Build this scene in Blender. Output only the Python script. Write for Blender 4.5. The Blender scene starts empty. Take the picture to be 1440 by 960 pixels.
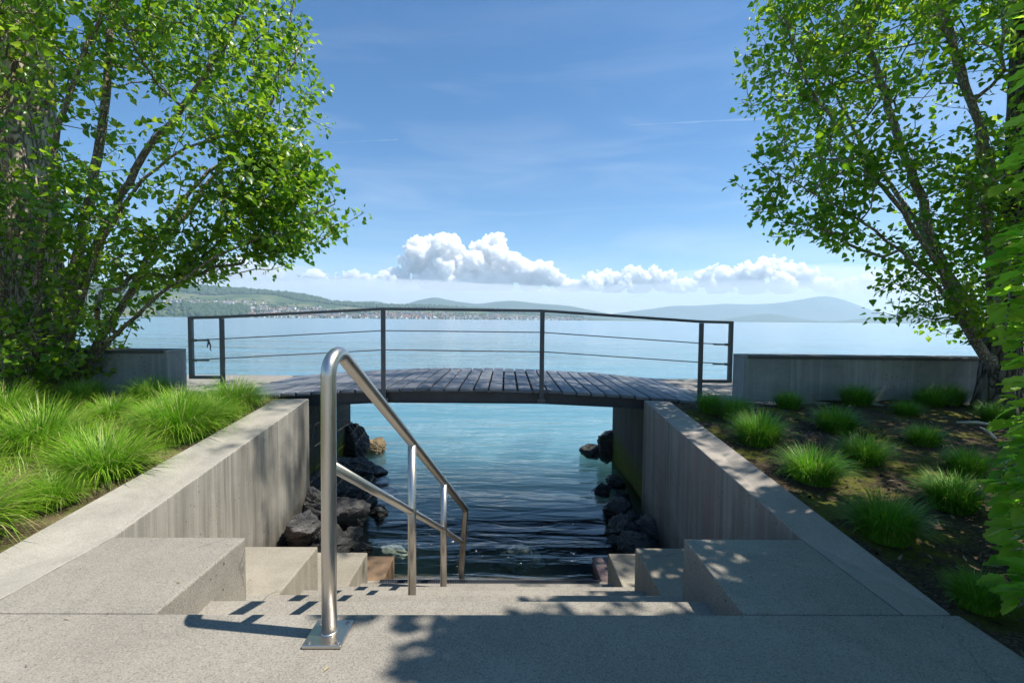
import bpy, bmesh, math, random
import numpy as np
from mathutils import Vector, Matrix, noise as mnoise
R = math.radians
PI = math.pi
scene = bpy.context.scene
col = scene.collection

# ------------------------------------------------------------------ camera, sky, sun, exposure
CAM_H = 1.15
cd = bpy.data.cameras.new('camera')
cam = bpy.data.objects.new('camera', cd)
col.objects.link(cam)
cd.sensor_width = 36.0
cd.lens = 16.5
cd.clip_start = 0.05
cd.clip_end = 120000.0
pitch = math.atan(30.6 / 660.0); yaw = -math.atan(8 / 660.0); roll = R(0.54)
rot = Matrix.Rotation(yaw, 3, 'Z') @ Matrix.Rotation(PI / 2 - pitch, 3, 'X') @ Matrix.Rotation(roll, 3, 'Z')
cam.location = (0, 0, CAM_H)
cam.rotation_euler = rot.to_euler()
scene.camera = cam

SUN_EL = R(60.5)
SUN_AZ = R(97.0)                       # clockwise from +Y
sun_dir = Vector((math.sin(SUN_AZ) * math.cos(SUN_EL), math.cos(SUN_AZ) * math.cos(SUN_EL), math.sin(SUN_EL)))
world = bpy.data.worlds.new('World')
scene.world = world
world.use_nodes = True
wn = world.node_tree
wn.nodes.clear()
w_out = wn.nodes.new('ShaderNodeOutputWorld')
w_bg = wn.nodes.new('ShaderNodeBackground')
w_sky = wn.nodes.new('ShaderNodeTexSky')
w_sky.sky_type = 'NISHITA'
w_sky.sun_disc = False
w_sky.sun_elevation = SUN_EL
w_sky.sun_rotation = SUN_AZ
w_sky.altitude = 400
w_sky.air_density = 1.0
w_sky.dust_density = 0.15
w_sky.ozone_density = 3.5
w_bg.inputs['Strength'].default_value = 0.082
w_hs = wn.nodes.new('ShaderNodeHueSaturation')
w_hs.inputs['Saturation'].default_value = 1.24
w_hs.inputs['Hue'].default_value = .499
wn.links.new(w_sky.outputs[0], w_hs.inputs['Color'])
# thin high veil cloud, thicker low on the right
def wnode(t, **k):
    n = wn.nodes.new(t)
    for a, b in k.items(): setattr(n, a, b)
    return n
w_tc = wnode('ShaderNodeTexCoord')
w_mp = wnode('ShaderNodeMapping'); w_mp.inputs['Scale'].default_value = (1.3, 2.0, 9.0); w_mp.inputs['Rotation'].default_value = (0, R(12), 0)
wn.links.new(w_tc.outputs['Generated'], w_mp.inputs['Vector'])
w_no = wnode('ShaderNodeTexNoise'); w_no.inputs['Scale'].default_value = 1.7; w_no.inputs['Detail'].default_value = 6; w_no.inputs['Roughness'].default_value = .55; w_no.inputs['Distortion'].default_value = .6
wn.links.new(w_mp.outputs[0], w_no.inputs['Vector'])
w_rp = wnode('ShaderNodeValToRGB'); w_rp.color_ramp.elements[0].position = .46; w_rp.color_ramp.elements[0].color = (0, 0, 0, 1); w_rp.color_ramp.elements[1].position = .78; w_rp.color_ramp.elements[1].color = (.34, .34, .34, 1)
wn.links.new(w_no.outputs['Fac'], w_rp.inputs['Fac'])
w_sx = wnode('ShaderNodeSeparateXYZ'); wn.links.new(w_tc.outputs['Generated'], w_sx.inputs[0])
w_mr = wnode('ShaderNodeMapRange'); wn.links.new(w_sx.outputs[2], w_mr.inputs['Value'])
for k_, v_ in (('From Min', .62), ('From Max', .12), ('To Min', 0.0), ('To Max', 1.0)): w_mr.inputs[k_].default_value = v_
w_ml = wnode('ShaderNodeMath', operation='MULTIPLY'); wn.links.new(w_rp.outputs[0], w_ml.inputs[0]); wn.links.new(w_mr.outputs[0], w_ml.inputs[1])
w_mx = wnode('ShaderNodeMix', data_type='RGBA'); wn.links.new(w_ml.outputs[0], w_mx.inputs[0]); wn.links.new(w_hs.outputs[0], w_mx.inputs[6]); w_mx.inputs[7].default_value = (6.0, 6.6, 7.4, 1)
wn.links.new(w_mx.outputs[2], w_bg.inputs['Color'])
wn.links.new(w_bg.outputs[0], w_out.inputs['Surface'])

sl = bpy.data.lights.new('sun', 'SUN')
sl.energy = 4.4
sl.angle = R(0.53)
sl.color = (1.0, 0.94, 0.85)
sun = bpy.data.objects.new('sun', sl)
col.objects.link(sun)
sun.rotation_euler = sun_dir.to_track_quat('Z', 'Y').to_euler()
sun.location = (20, -4, 30)

scene.view_settings.view_transform = 'Standard'
scene.view_settings.look = 'None'
scene.view_settings.exposure = 0.9
scene.view_settings.gamma = 1.0
scene.view_settings.use_curve_mapping = False
scene.render.engine = 'CYCLES'
cy = scene.cycles
cy.use_denoising = True
cy.max_bounces = 24
cy.diffuse_bounces = 3
cy.glossy_bounces = 3
cy.transmission_bounces = 4
cy.transparent_max_bounces = 10
cy.volume_bounces = 24
cy.caustics_reflective = False
cy.caustics_refractive = False
cy.sample_clamp_indirect = 6.0

# ------------------------------------------------------------------ mesh helpers
rng = np.random.default_rng(7)
random.seed(7)

class MB:
    """collects vertices and faces and links them as ONE mesh object"""
    def __init__(self):
        self.v = []; self.f = []; self.m = []
    def add(self, verts, faces, mat=0):
        o = len(self.v)
        self.v += [tuple(map(float, p)) for p in verts]
        self.f += [tuple(i + o for i in f) for f in faces]
        self.m += [mat] * len(faces)
    def box(self, a, b, mat=0):
        (x0, y0, z0), (x1, y1, z1) = a, b
        self.add([(x0, y0, z0), (x1, y0, z0), (x1, y1, z0), (x0, y1, z0), (x0, y0, z1), (x1, y0, z1), (x1, y1, z1), (x0, y1, z1)],
                 [(0, 3, 2, 1), (4, 5, 6, 7), (0, 1, 5, 4), (1, 2, 6, 5), (2, 3, 7, 6), (3, 0, 4, 7)], mat)
    def bar(self, p, q, w, h, mat=0, up=(0, 0, 1)):
        """a square section bar from p to q, w across, h along up"""
        p = Vector(p); q = Vector(q); d = (q - p).normalized(); up = Vector(up)
        if abs(d.dot(up)) > .95: up = Vector((0, 1, 0))
        s = d.cross(up).normalized(); u = s.cross(d).normalized()
        c = []
        for e in (p, q):
            for a, b in ((-1, -1), (1, -1), (1, 1), (-1, 1)):
                c.append(e + s * (a * w / 2) + u * (b * h / 2))
        self.add(c, [(3, 2, 1, 0), (4, 5, 6, 7), (0, 1, 5, 4), (1, 2, 6, 5), (2, 3, 7, 6), (3, 0, 4, 7)], mat)
    def tube(self, pts, rad, k=16, mat=0, cap=True):
        pts = [Vector(p) for p in pts]
        if not hasattr(rad, '__len__'): rad = [rad] * len(pts)
        o = len(self.v)
        ref = None
        for i, p in enumerate(pts):
            t = (pts[min(i + 1, len(pts) - 1)] - pts[max(i - 1, 0)]).normalized()
            if ref is None:
                ref = t.cross(Vector((1, 0, 0)))
                if ref.length < .2: ref = t.cross(Vector((0, 1, 0)))
            ref = (ref - t * ref.dot(t)).normalized()
            b = t.cross(ref)
            for j in range(k):
                a = 2 * PI * j / k
                self.v.append(tuple(p + (ref * math.cos(a) + b * math.sin(a)) * rad[i]))
        n = len(pts)
        for i in range(n - 1):
            for j in range(k):
                j2 = (j + 1) % k
                self.f.append((o + i * k + j, o + i * k + j2, o + (i + 1) * k + j2, o + (i + 1) * k + j)); self.m.append(mat)
        if cap:
            self.f.append(tuple(o + j for j in range(k - 1, -1, -1))); self.m.append(mat)
            self.f.append(tuple(o + (n - 1) * k + j for j in range(k))); self.m.append(mat)
    def build(self, name, mats, parent=None, smooth=False, bevel=0, seg=2):
        me = bpy.data.meshes.new(name)
        me.from_pydata(self.v, [], self.f)
        for m in (mats if isinstance(mats, (list, tuple)) else [mats]): me.materials.append(m)
        me.polygons.foreach_set('material_index', self.m)
        if smooth: me.polygons.foreach_set('use_smooth', [True] * len(me.polygons))
        me.update()
        o = bpy.data.objects.new(name, me)
        col.objects.link(o)
        if parent: o.parent = parent
        if bevel:
            b = o.modifiers.new('edge', 'BEVEL'); b.width = bevel; b.segments = seg; b.limit_method = 'ANGLE'; b.angle_limit = R(35)
        return o

def np_mesh(name, V, F, mat, parent=None, smooth=False, tint=None):
    V = np.asarray(V, dtype=np.float32); F = np.asarray(F, dtype=np.int32)
    n, k = F.shape
    me = bpy.data.meshes.new(name)
    me.vertices.add(len(V)); me.vertices.foreach_set('co', V.ravel())
    me.loops.add(n * k); me.loops.foreach_set('vertex_index', F.ravel())
    me.polygons.add(n); me.polygons.foreach_set('loop_start', np.arange(0, n * k, k, dtype=np.int32))
    if smooth: me.polygons.foreach_set('use_smooth', np.ones(n, dtype=bool))
    if tint is not None:
        a = me.attributes.new('tint', 'FLOAT', 'POINT'); a.data.foreach_set('value', np.asarray(tint, dtype=np.float32))
    me.materials.append(mat)
    me.update(calc_edges=True); me.validate()
    o = bpy.data.objects.new(name, me); col.objects.link(o)
    if parent: o.parent = parent
    return o

def empty(name, loc):
    o = bpy.data.objects.new(name, None); col.objects.link(o); o.location = loc; o.empty_display_size = .1
    return o
def tag(o, label=None, cat=None, group=None, kind=None):
    if label: o['label'] = label
    if cat: o['category'] = cat
    if group: o['group'] = group
    if kind: o['kind'] = kind
    return o
def shift(o, root):
    """parent an object built in world coordinates to a thing whose Empty stands at its base"""
    o.parent = root; o.matrix_parent_inverse = Matrix.Translation(-Vector(root.location))
    return o

# vectorised value noise
_tab = rng.random((64, 64, 64))
def vnoise(P):
    P = np.asarray(P, dtype=np.float64); i = np.floor(P).astype(int); f = P - i; f = f * f * (3 - 2 * f); i &= 63; j = (i + 1) & 63
    x0, y0, z0 = i.T; x1, y1, z1 = j.T; fx, fy, fz = f.T
    l = lambda a, b, t: a + (b - a) * t
    return l(l(l(_tab[x0, y0, z0], _tab[x1, y0, z0], fx), l(_tab[x0, y1, z0], _tab[x1, y1, z0], fx), fy),
             l(l(_tab[x0, y0, z1], _tab[x1, y0, z1], fx), l(_tab[x0, y1, z1], _tab[x1, y1, z1], fx), fy), fz)
def fbm(P, o=4):
    P = np.asarray(P, dtype=np.float64); s = 0; a = .5
    for k in range(o):
        s = s + a * vnoise(P * 2 ** k + 13.7 * k); a *= .5
    return s / (1 - .5 ** o)

# ------------------------------------------------------------------ material helpers
class NT:
    def __init__(self, name):
        self.mat = bpy.data.materials.new(name); self.mat.use_nodes = True
        self.t = self.mat.node_tree; self.t.nodes.clear()
        self.out = self.t.nodes.new('ShaderNodeOutputMaterial')
    def n(self, typ, ins=None, **kw):
        nd = self.t.nodes.new(typ)
        for k, v in kw.items(): setattr(nd, k, v)
        for k, v in (ins or {}).items(): self.set(nd, k, v)
        return nd
    def set(self, nd, k, v):
        s = nd.inputs[k]
        if isinstance(v, bpy.types.NodeSocket): self.t.links.new(v, s)
        elif isinstance(v, bpy.types.Node): self.t.links.new(v.outputs[0], s)
        else: s.default_value = v
    def pos(self, scale=(1, 1, 1), obj=False):
        if obj: c = self.n('ShaderNodeTexCoord').outputs['Object']
        else: c = self.n('ShaderNodeNewGeometry').outputs['Position']
        return self.n('ShaderNodeMapping', {'Vector': c, 'Scale': scale}).outputs[0]
    def noise(self, vec, scale, detail=3, rough=.55, dist=0):
        return self.n('ShaderNodeTexNoise', {'Vector': vec, 'Scale': scale, 'Detail': detail, 'Roughness': rough, 'Distortion': dist}).outputs['Fac']
    def ramp(self, fac, stops, interp='LINEAR'):
        r = self.n('ShaderNodeValToRGB', {'Fac': fac}); r.color_ramp.interpolation = interp
        e = r.color_ramp.elements
        while len(e) < len(stops): e.new(.5)
        for el, (p, c) in zip(e, stops):
            el.position = p; el.color = (c, c, c, 1) if not hasattr(c, '__len__') else (*c, 1)
        return r.outputs['Color']
    def math(self, op, a, b=0.0, clamp=False):
        return self.n('ShaderNodeMath', {0: a, 1: b}, operation=op, use_clamp=clamp).outputs[0]
    def mix(self, fac, a, b, blend='MIX'):
        m = self.n('ShaderNodeMix', data_type='RGBA', blend_type=blend)
        for k, v in ((0, fac), (6, a), (7, b)):
            s = m.inputs[k]
            if isinstance(v, bpy.types.NodeSocket): self.t.links.new(v, s)
            else: s.default_value = (*v, 1) if (hasattr(v, '__len__') and len(v) == 3) else v
        return m.outputs[2]
    def bump(self, h, strength, dist):
        return self.n('ShaderNodeBump', {'Height': h, 'Strength': strength, 'Distance': dist}).outputs[0]
    def pbr(self, color, rough=.8, normal=None, metal=0.0, spec=.5, **ex):
        p = self.n('ShaderNodeBsdfPrincipled')
        self.set(p, 'Base Color', color if isinstance(color, bpy.types.NodeSocket) else (*color, 1))
        self.set(p, 'Roughness', rough); self.set(p, 'Metallic', metal); self.set(p, 'Specular IOR Level', spec)
        if normal is not None: self.set(p, 'Normal', normal)
        for k, v in ex.items(): self.set(p, k, v)
        return p
    def done(self, sh, vol=False):
        self.t.links.new(sh.outputs[0] if isinstance(sh, bpy.types.Node) else sh, self.out.inputs['Volume' if vol else 'Surface'])
        return self.mat

def mat_concrete(name, base=(.36, .33, .285), speck=.5, stain=0.0, dark=(.12, .11, .10), tint=None, waterline=False, boards=False):
    t = NT(name)
    p = t.pos()
    big = t.noise(p, 1.3, 5, .6)
    mid = t.noise(p, 9, 4, .65)
    fine = t.noise(p, 170, 2, .7)
    grain = t.n('ShaderNodeTexVoronoi', {'Vector': p, 'Scale': 210.0}).outputs['Color']
    gsep = t.n('ShaderNodeSeparateColor', {'Color': grain}).outputs[0]
    c = t.mix(t.ramp(big, [(.3, 0), (.72, 1)]), tuple(b * .68 for b in base), tuple(min(1, b * 1.16) for b in base))
    c = t.mix(t.math('MULTIPLY', t.ramp(mid, [(.35, 0), (.7, 1)]), .35), c, tuple(b * .68 for b in base))
    blot = t.noise(p, 2.7, 6, .72, .8)
    c = t.mix(t.math('MULTIPLY', t.ramp(blot, [(.48, 0), (.66, 1)]), .5), c, tuple(b * .55 for b in base))
    vs_ = t.n('ShaderNodeTexVoronoi', {'Vector': p, 'Scale': 7.0})
    spot = t.math('LESS_THAN', vs_.outputs['Distance'], t.math('MULTIPLY', t.n('ShaderNodeSeparateColor', {'Color': vs_.outputs['Color']}).outputs[0], .055))
    c = t.mix(t.math('MULTIPLY', spot, .6), c, (.06, .05, .04))
    c = t.mix(t.math('MULTIPLY', t.ramp(fine, [(.44, 0), (.6, 1)]), .40 * speck), c, tuple(min(1, b * 1.4) for b in base))
    c = t.mix(t.math('MULTIPLY', t.ramp(gsep, [(.78, 0), (.9, 1)]), .5 * speck), c, tuple(b * .42 for b in base))
    c = t.mix(t.math('MULTIPLY', t.ramp(gsep, [(.04, 1), (.1, 0)]), .32 * speck), c, tuple(min(1, b * 1.6) for b in base))
    ck = t.n('ShaderNodeTexVoronoi', {'Vector': t.n('ShaderNodeVectorMath', {0: p, 1: t.n('ShaderNodeVectorMath', {0: t.n('ShaderNodeTexNoise', {'Vector': p, 'Scale': 2.2, 'Detail': 5.0}).outputs['Color'], 1: (.5, .5, .5)}, operation='MULTIPLY').outputs[0]}, operation='ADD').outputs[0], 'Scale': .55}, feature='DISTANCE_TO_EDGE').outputs['Distance']
    crk = t.math('MULTIPLY', t.math('LESS_THAN', ck, .0022), t.ramp(t.noise(p, 1.1, 2), [(.5, 0), (.56, 1)]))
    c = t.mix(t.math('MULTIPLY', crk, .4), c, tuple(b * .3 for b in base))
    # air holes left by the shuttering, on upright faces
    nrm = t.n('ShaderNodeSeparateXYZ', {'Vector': t.n('ShaderNodeNewGeometry').outputs['True Normal']}).outputs[2]
    up = t.math('GREATER_THAN', t.math('ABSOLUTE', nrm), .5)
    vert = t.math('SUBTRACT', 1.0, up)
    vo = t.n('ShaderNodeTexVoronoi', {'Vector': p, 'Scale': 21.0, 'Randomness': 1.0})
    vsel = t.n('ShaderNodeSeparateColor', {'Color': vo.outputs['Color']}).outputs[1]
    hole = t.math('MULTIPLY', t.math('LESS_THAN', vo.outputs['Distance'], t.math('MULTIPLY', vsel, .16)), t.math('GREATER_THAN', vsel, .5))
    hole = t.math('MULTIPLY', hole, vert)
    c = t.mix(t.math('MULTIPLY', hole, .85), c, (.05, .045, .04))
    if stain:
        pv = t.pos((3.2, 3.2, .16))
        s1 = t.noise(pv, 2.2, 5, .7)
        s2 = t.noise(t.pos((9, 9, .25)), 2.4, 3, .6)
        st = t.math('MULTIPLY', t.ramp(s1, [(.42, 0), (.62, 1)]), stain)
        st = t.math('MULTIPLY', st, vert)
        c = t.mix(st, c, dark)
        c = t.mix(t.math('MULTIPLY', t.math('MULTIPLY', t.ramp(s2, [(.5, 0), (.72, 1)]), .45), vert), c, tuple(min(1, b * 1.35) for b in base))
        if tint:
            c = t.mix(t.math('MULTIPLY', t.math('MULTIPLY', t.ramp(t.noise(t.pos((1.6, 1.6, .2)), 1.7, 2), [(.5, 0), (.62, 1)]), .55), vert), c, tint)
    if boards:                              # marks of the shuttering boards, one tone per board, and tie holes
        yb = t.math('DIVIDE', t.n('ShaderNodeSeparateXYZ', {'Vector': p}).outputs[1], .118)
        bt = t.n('ShaderNodeTexWhiteNoise', {'W': t.math('FLOOR', yb)}, noise_dimensions='1D').outputs[0]
        c = t.mix(t.math('MULTIPLY', t.math('MULTIPLY', bt, .24), vert), c, tuple(b * .55 for b in base))
        ln = t.math('LESS_THAN', t.math('FRACT', yb), .045)
        c = t.mix(t.math('MULTIPLY', t.math('MULTIPLY', ln, .32), vert), c, tuple(b * .35 for b in base))
    if waterline:
        z = t.n('ShaderNodeSeparateXYZ', {'Vector': p}).outputs[2]
        zz = t.math('ADD', z, t.math('MULTIPLY', t.noise(p, 3.5, 4, .6), .5))
        c = t.mix(t.math('MULTIPLY', t.ramp(zz, [(0, 1), (.01, 1)]), 0.0), c, dark)
        wet = t.n('ShaderNodeMapRange', {'Value': zz, 'From Min': -.78, 'From Max': -.42, 'To Min': 1.0, 'To Max': 0.0}).outputs[0]
        c = t.mix(t.math('MULTIPLY', wet, .88), c, (.045, .042, .034))
    hgt = t.math('ADD', t.math('MULTIPLY', fine, .35), t.math('ADD', t.math('MULTIPLY', gsep, .3), t.math('MULTIPLY', mid, .4)))
    hgt = t.math('SUBTRACT', hgt, t.math('MULTIPLY', hole, .8))
    return t.done(t.pbr(c, .88, t.bump(hgt, .55, .006), spec=.25))

def mat_moss_wall():
    t = NT('mossy_concrete')
    p = t.pos()
    z = t.n('ShaderNodeSeparateXYZ', {'Vector': p}).outputs[2]
    c = t.mix(t.noise(t.pos((2, 2, .4)), 3, 5, .65), (.05, .047, .042), (.17, .16, .135))
    zz = t.math('ADD', z, t.math('MULTIPLY', t.noise(p, 2.6, 5, .7), .55))
    m = t.n('ShaderNodeMapRange', {'Value': zz, 'From Min': -.55, 'From Max': -.25, 'To Min': 1.0, 'To Max': 0.0}).outputs[0]
    mc = t.mix(t.noise(p, 14, 3), (.06, .085, .01), (.20, .20, .018))
    c = t.mix(t.math('MULTIPLY', m, .9), c, mc)
    return t.done(t.pbr(c, .9, t.bump(t.noise(p, 18, 5, .7), .8, .03), spec=.2))

def mat_steel():
    t = NT('brushed_stainless_steel')
    p = t.pos((90, 90, 4), obj=False)
    b = t.noise(p, 4, 3, .6)
    r = t.ramp(b, [(.3, .27), (.75, .42)])
    c = t.mix(t.noise(t.pos(), 6, 3), (.50, .47, .43), (.62, .59, .55))
    return t.done(t.pbr(c, r, t.bump(b, .06, .002), metal=1.0))

def mat_paint(name, base, rough=.45, metal=.0):
    t = NT(name)
    p = t.pos()
    c = t.mix(t.ramp(t.noise(p, 7, 4, .65), [(.35, 0), (.75, 1)]), tuple(b * .8 for b in base), tuple(b * 1.15 for b in base))
    return t.done(t.pbr(c, t.ramp(t.noise(p, 25, 3), [(.3, rough * .8), (.7, min(1, rough * 1.25))]), t.bump(t.noise(p, 60, 2), .05, .003), metal=metal))

def mat_wood_deck():
    t = NT('weathered_planks')
    p = t.pos((26, 1.1, 26))
    g = t.noise(p, 3.2, 5, .65, .4)
    tint = t.n('ShaderNodeAttribute', attribute_name='tint').outputs['Fac']
    c = t.mix(g, (.095, .10, .115), (.225, .235, .255))
    c = t.mix(t.math('MULTIPLY', tint, .55), c, (.075, .075, .08))
    c = t.mix(t.math('MULTIPLY', t.ramp(t.noise(t.pos(), 3.5, 4, .6), [(.5, 0), (.7, 1)]), .25), c, (.27, .27, .265))
    return t.done(t.pbr(c, .55, t.bump(g, .4, .006), spec=.6))

def mat_bark(name, a, b, zs=.35, sc=7):
    t = NT(name)
    p = t.pos((1, 1, zs))
    v = t.n('ShaderNodeTexVoronoi', {'Vector': t.n('ShaderNodeVectorMath', {0: p, 1: t.n('ShaderNodeTexNoise', {'Vector': p, 'Scale': 4.0, 'Detail': 3.0}).outputs['Color']}, operation='ADD').outputs[0], 'Scale': float(sc)}, feature='DISTANCE_TO_EDGE').outputs['Distance']
    n = t.noise(p, 24, 4, .7)
    h = t.math('ADD', t.ramp(v, [(0, 0), (.28, 1)]), t.math('MULTIPLY', n, .6))
    c = t.mix(t.ramp(h, [(.25, 0), (1, 1)]), a, b)
    c = t.mix(t.math('MULTIPLY', t.ramp(t.noise(t.pos(), 2.2, 4), [(.55, 0), (.7, 1)]), .5), c, (.11, .12, .045))
    return t.done(t.pbr(c, .95, t.bump(h, .9, .03), spec=.15))

def mat_leaf(name, stops, trans, tw=.42, rough=.42, veins=False):
    t = NT(name)
    a = t.n('ShaderNodeAttribute', attribute_name='tint').outputs['Fac']
    c = t.ramp(a, stops)
    tc = t.ramp(a, trans)
    nrm = t.bump(t.noise(t.pos(), 60, 2), .25, .006)
    p = t.pbr(c, rough, nrm, spec=.45)
    tr = t.n('ShaderNodeBsdfTranslucent', {'Color': tc, 'Normal': nrm})
    return t.done(t.n('ShaderNodeMixShader', {0: tw, 1: p, 2: tr}))

M = {}
M['pavement'] = mat_concrete('exposed_aggregate_concrete', (.268, .247, .21), 1.0)
M['block'] = mat_concrete('cast_concrete', (.30, .27, .215), .6, stain=.18, dark=(.23, .21, .16))
M['wall'] = mat_concrete('board_marked_concrete', (.335, .315, .27), .5, stain=.95, dark=(.15, .14, .12), waterline=True, boards=True)
M['wall_red'] = mat_concrete('stained_board_marked_concrete', (.34, .305, .265), .5, stain=.7, dark=(.15, .14, .12), tint=(.30, .19, .17), waterline=True, boards=True)
M['brown_block'] = mat_concrete('algae_stained_concrete', (.24, .16, .10), .5, stain=.5, dark=(.08, .06, .03))
M['pink_block'] = mat_concrete('reddish_stained_concrete', (.27, .20, .19), .5, stain=.5, dark=(.09, .08, .05))
M['parapet'] = mat_concrete('smooth_grey_concrete', (.30, .31, .30), .25, stain=.25, dark=(.2, .2, .19))
M['cap'] = mat_concrete('dark_weathered_coping', (.13, .125, .12), .5)
M['moss_wall'] = mat_moss_wall()
M['steel'] = mat_steel()
M['dark_steel'] = mat_paint('grey_painted_steel', (.085, .095, .11), .4, .3)
M['beam_steel'] = mat_paint('galvanised_beam', (.065, .068, .075), .45, .5)
M['wire'] = mat_paint('wire_rope', (.22, .22, .22), .4, .7)
M['deck'] = mat_wood_deck()
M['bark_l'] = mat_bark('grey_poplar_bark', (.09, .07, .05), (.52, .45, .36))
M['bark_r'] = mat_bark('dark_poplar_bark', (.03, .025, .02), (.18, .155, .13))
M['twig_l'] = mat_bark('light_limb_bark', (.16, .13, .095), (.38, .33, .25), .5, 14)
M['twig_r'] = mat_bark('limb_bark', (.20, .18, .15), (.50, .45, .38), .5, 14)
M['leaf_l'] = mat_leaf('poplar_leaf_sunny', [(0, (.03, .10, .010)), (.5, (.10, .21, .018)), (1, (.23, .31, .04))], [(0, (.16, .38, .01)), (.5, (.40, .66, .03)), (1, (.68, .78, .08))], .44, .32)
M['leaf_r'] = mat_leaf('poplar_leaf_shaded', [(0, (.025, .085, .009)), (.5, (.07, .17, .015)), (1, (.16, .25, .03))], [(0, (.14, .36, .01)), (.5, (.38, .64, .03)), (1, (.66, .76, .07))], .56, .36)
M['leaf_n'] = mat_leaf('broad_toothed_leaf', [(0, (.06, .20, .014)), (.5, (.15, .33, .025)), (1, (.30, .42, .06))], [(0, (.34, .80, .04)), (.5, (.58, .92, .07)), (1, (.80, .94, .16))], .66, .4)
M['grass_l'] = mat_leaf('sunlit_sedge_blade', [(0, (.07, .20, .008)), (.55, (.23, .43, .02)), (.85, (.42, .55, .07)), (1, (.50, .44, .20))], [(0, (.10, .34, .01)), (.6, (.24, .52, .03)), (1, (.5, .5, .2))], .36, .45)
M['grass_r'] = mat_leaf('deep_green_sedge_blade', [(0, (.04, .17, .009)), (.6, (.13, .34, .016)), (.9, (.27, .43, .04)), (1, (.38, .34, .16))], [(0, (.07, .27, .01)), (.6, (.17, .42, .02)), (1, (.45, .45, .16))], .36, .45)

def mat_soil(name, soil, mossc, straw, mossy, strawy):
    t = NT(name)
    p = t.pos()
    c = t.mix(t.noise(p, 28, 5, .7), tuple(s * .45 for s in soil), tuple(s * 1.5 for s in soil))
    vo = t.n('ShaderNodeSeparateColor', {'Color': t.n('ShaderNodeTexVoronoi', {'Vector': t.pos((1, 1.7, 1)), 'Scale': 85.0}).outputs['Color']})
    c = t.mix(t.math('MULTIPLY', t.ramp(vo.outputs[0], [(.7, 0), (.95, 1)]), .6), c, straw)
    m = t.ramp(t.noise(p, 1.7, 5, .7), [(.62 - mossy, 0), (.72 - mossy, 1)])
    mc = t.mix(t.noise(p, 55, 3), mossc, tuple(s * 2.6 for s in mossc))
    c = t.mix(t.math('MULTIPLY', m, .8), c, mc)
    if strawy: c = t.mix(t.math('MULTIPLY', t.ramp(t.noise(p, 3.1, 4), [(.45, 0), (.6, 1)]), strawy), c, straw)
    h = t.math('ADD', t.noise(p, 28, 5, .75), t.math('MULTIPLY', vo.outputs[1], .4))
    return t.done(t.pbr(c, .95, t.bump(h, .9, .03), spec=.1))
M['soil_r'] = mat_soil('mossy_garden_soil', (.075, .054, .036), (.075, .08, .012), (.22, .17, .115), .12, 0)
M['soil_l'] = mat_soil('strawy_garden_soil', (.09, .065, .04), (.07, .10, .015), (.30, .24, .13), .1, .6)
M['gravel'] = mat_concrete('fine_gravel', (.26, .245, .225), 1.0)

def mat_rock():
    t = NT('layered_lake_rock')
    p = t.pos()
    o = t.n('ShaderNodeMapping', {'Vector': p, 'Rotation': (.5, .3, .4), 'Scale': (2, 2, 9)}).outputs[0]
    s = t.noise(o, 2.4, 6, .7, .5)
    c = t.mix(t.ramp(s, [(.28, 0), (.62, 1)]), (.025, .024, .023), (.175, .167, .158))
    c = t.mix(t.math('MULTIPLY', t.ramp(t.noise(p, 5, 4), [(.55, 0), (.7, 1)]), .5), c, (.075, .07, .03))
    z = t.n('ShaderNodeSeparateXYZ', {'Vector': p}).outputs[2]
    wet = t.n('ShaderNodeMapRange', {'Value': z, 'From Min': -1.02, 'From Max': -.8, 'To Min': .75, 'To Max': 0.0}).outputs[0]
    c = t.mix(wet, c, (.018, .02, .017))
    return t.done(t.pbr(c, t.ramp(wet, [(0, .75), (1, .3)]), t.bump(s, .9, .05), spec=.4))
M['rock'] = mat_rock()
def mat_plain_rock(name, a, b):
    t = NT(name); p = t.pos()
    s = t.noise(p, 7, 5, .7)
    return t.done(t.pbr(t.mix(s, a, b), .8, t.bump(s, .7, .03)))
M['tan_rock'] = mat_plain_rock('tan_rock', (.25, .17, .08), (.55, .42, .24))
M['pale_rock'] = mat_plain_rock('pale_underwater_stone', (.32, .30, .24), (.62, .58, .48))
def mat_bed():
    t = NT('lake_bed_silt'); p = t.pos()
    y = t.n('ShaderNodeSeparateXYZ', {'Vector': p}).outputs[1]
    s = t.noise(p, 1.2, 5, .65)
    yy = t.math('ADD', y, t.math('MULTIPLY', s, 2.5))
    algae = t.mix(s, (.012, .022, .010), (.05, .07, .03))
    silt = t.mix(s, (.26, .27, .20), (.50, .50, .38))
    return t.done(t.pbr(t.mix(t.n('ShaderNodeMapRange', {'Value': yy, 'From Min': 5.6, 'From Max': 8.2}).outputs[0], algae, silt), .9, t.bump(s, .6, .1)))
M['bed'] = mat_bed()

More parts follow.
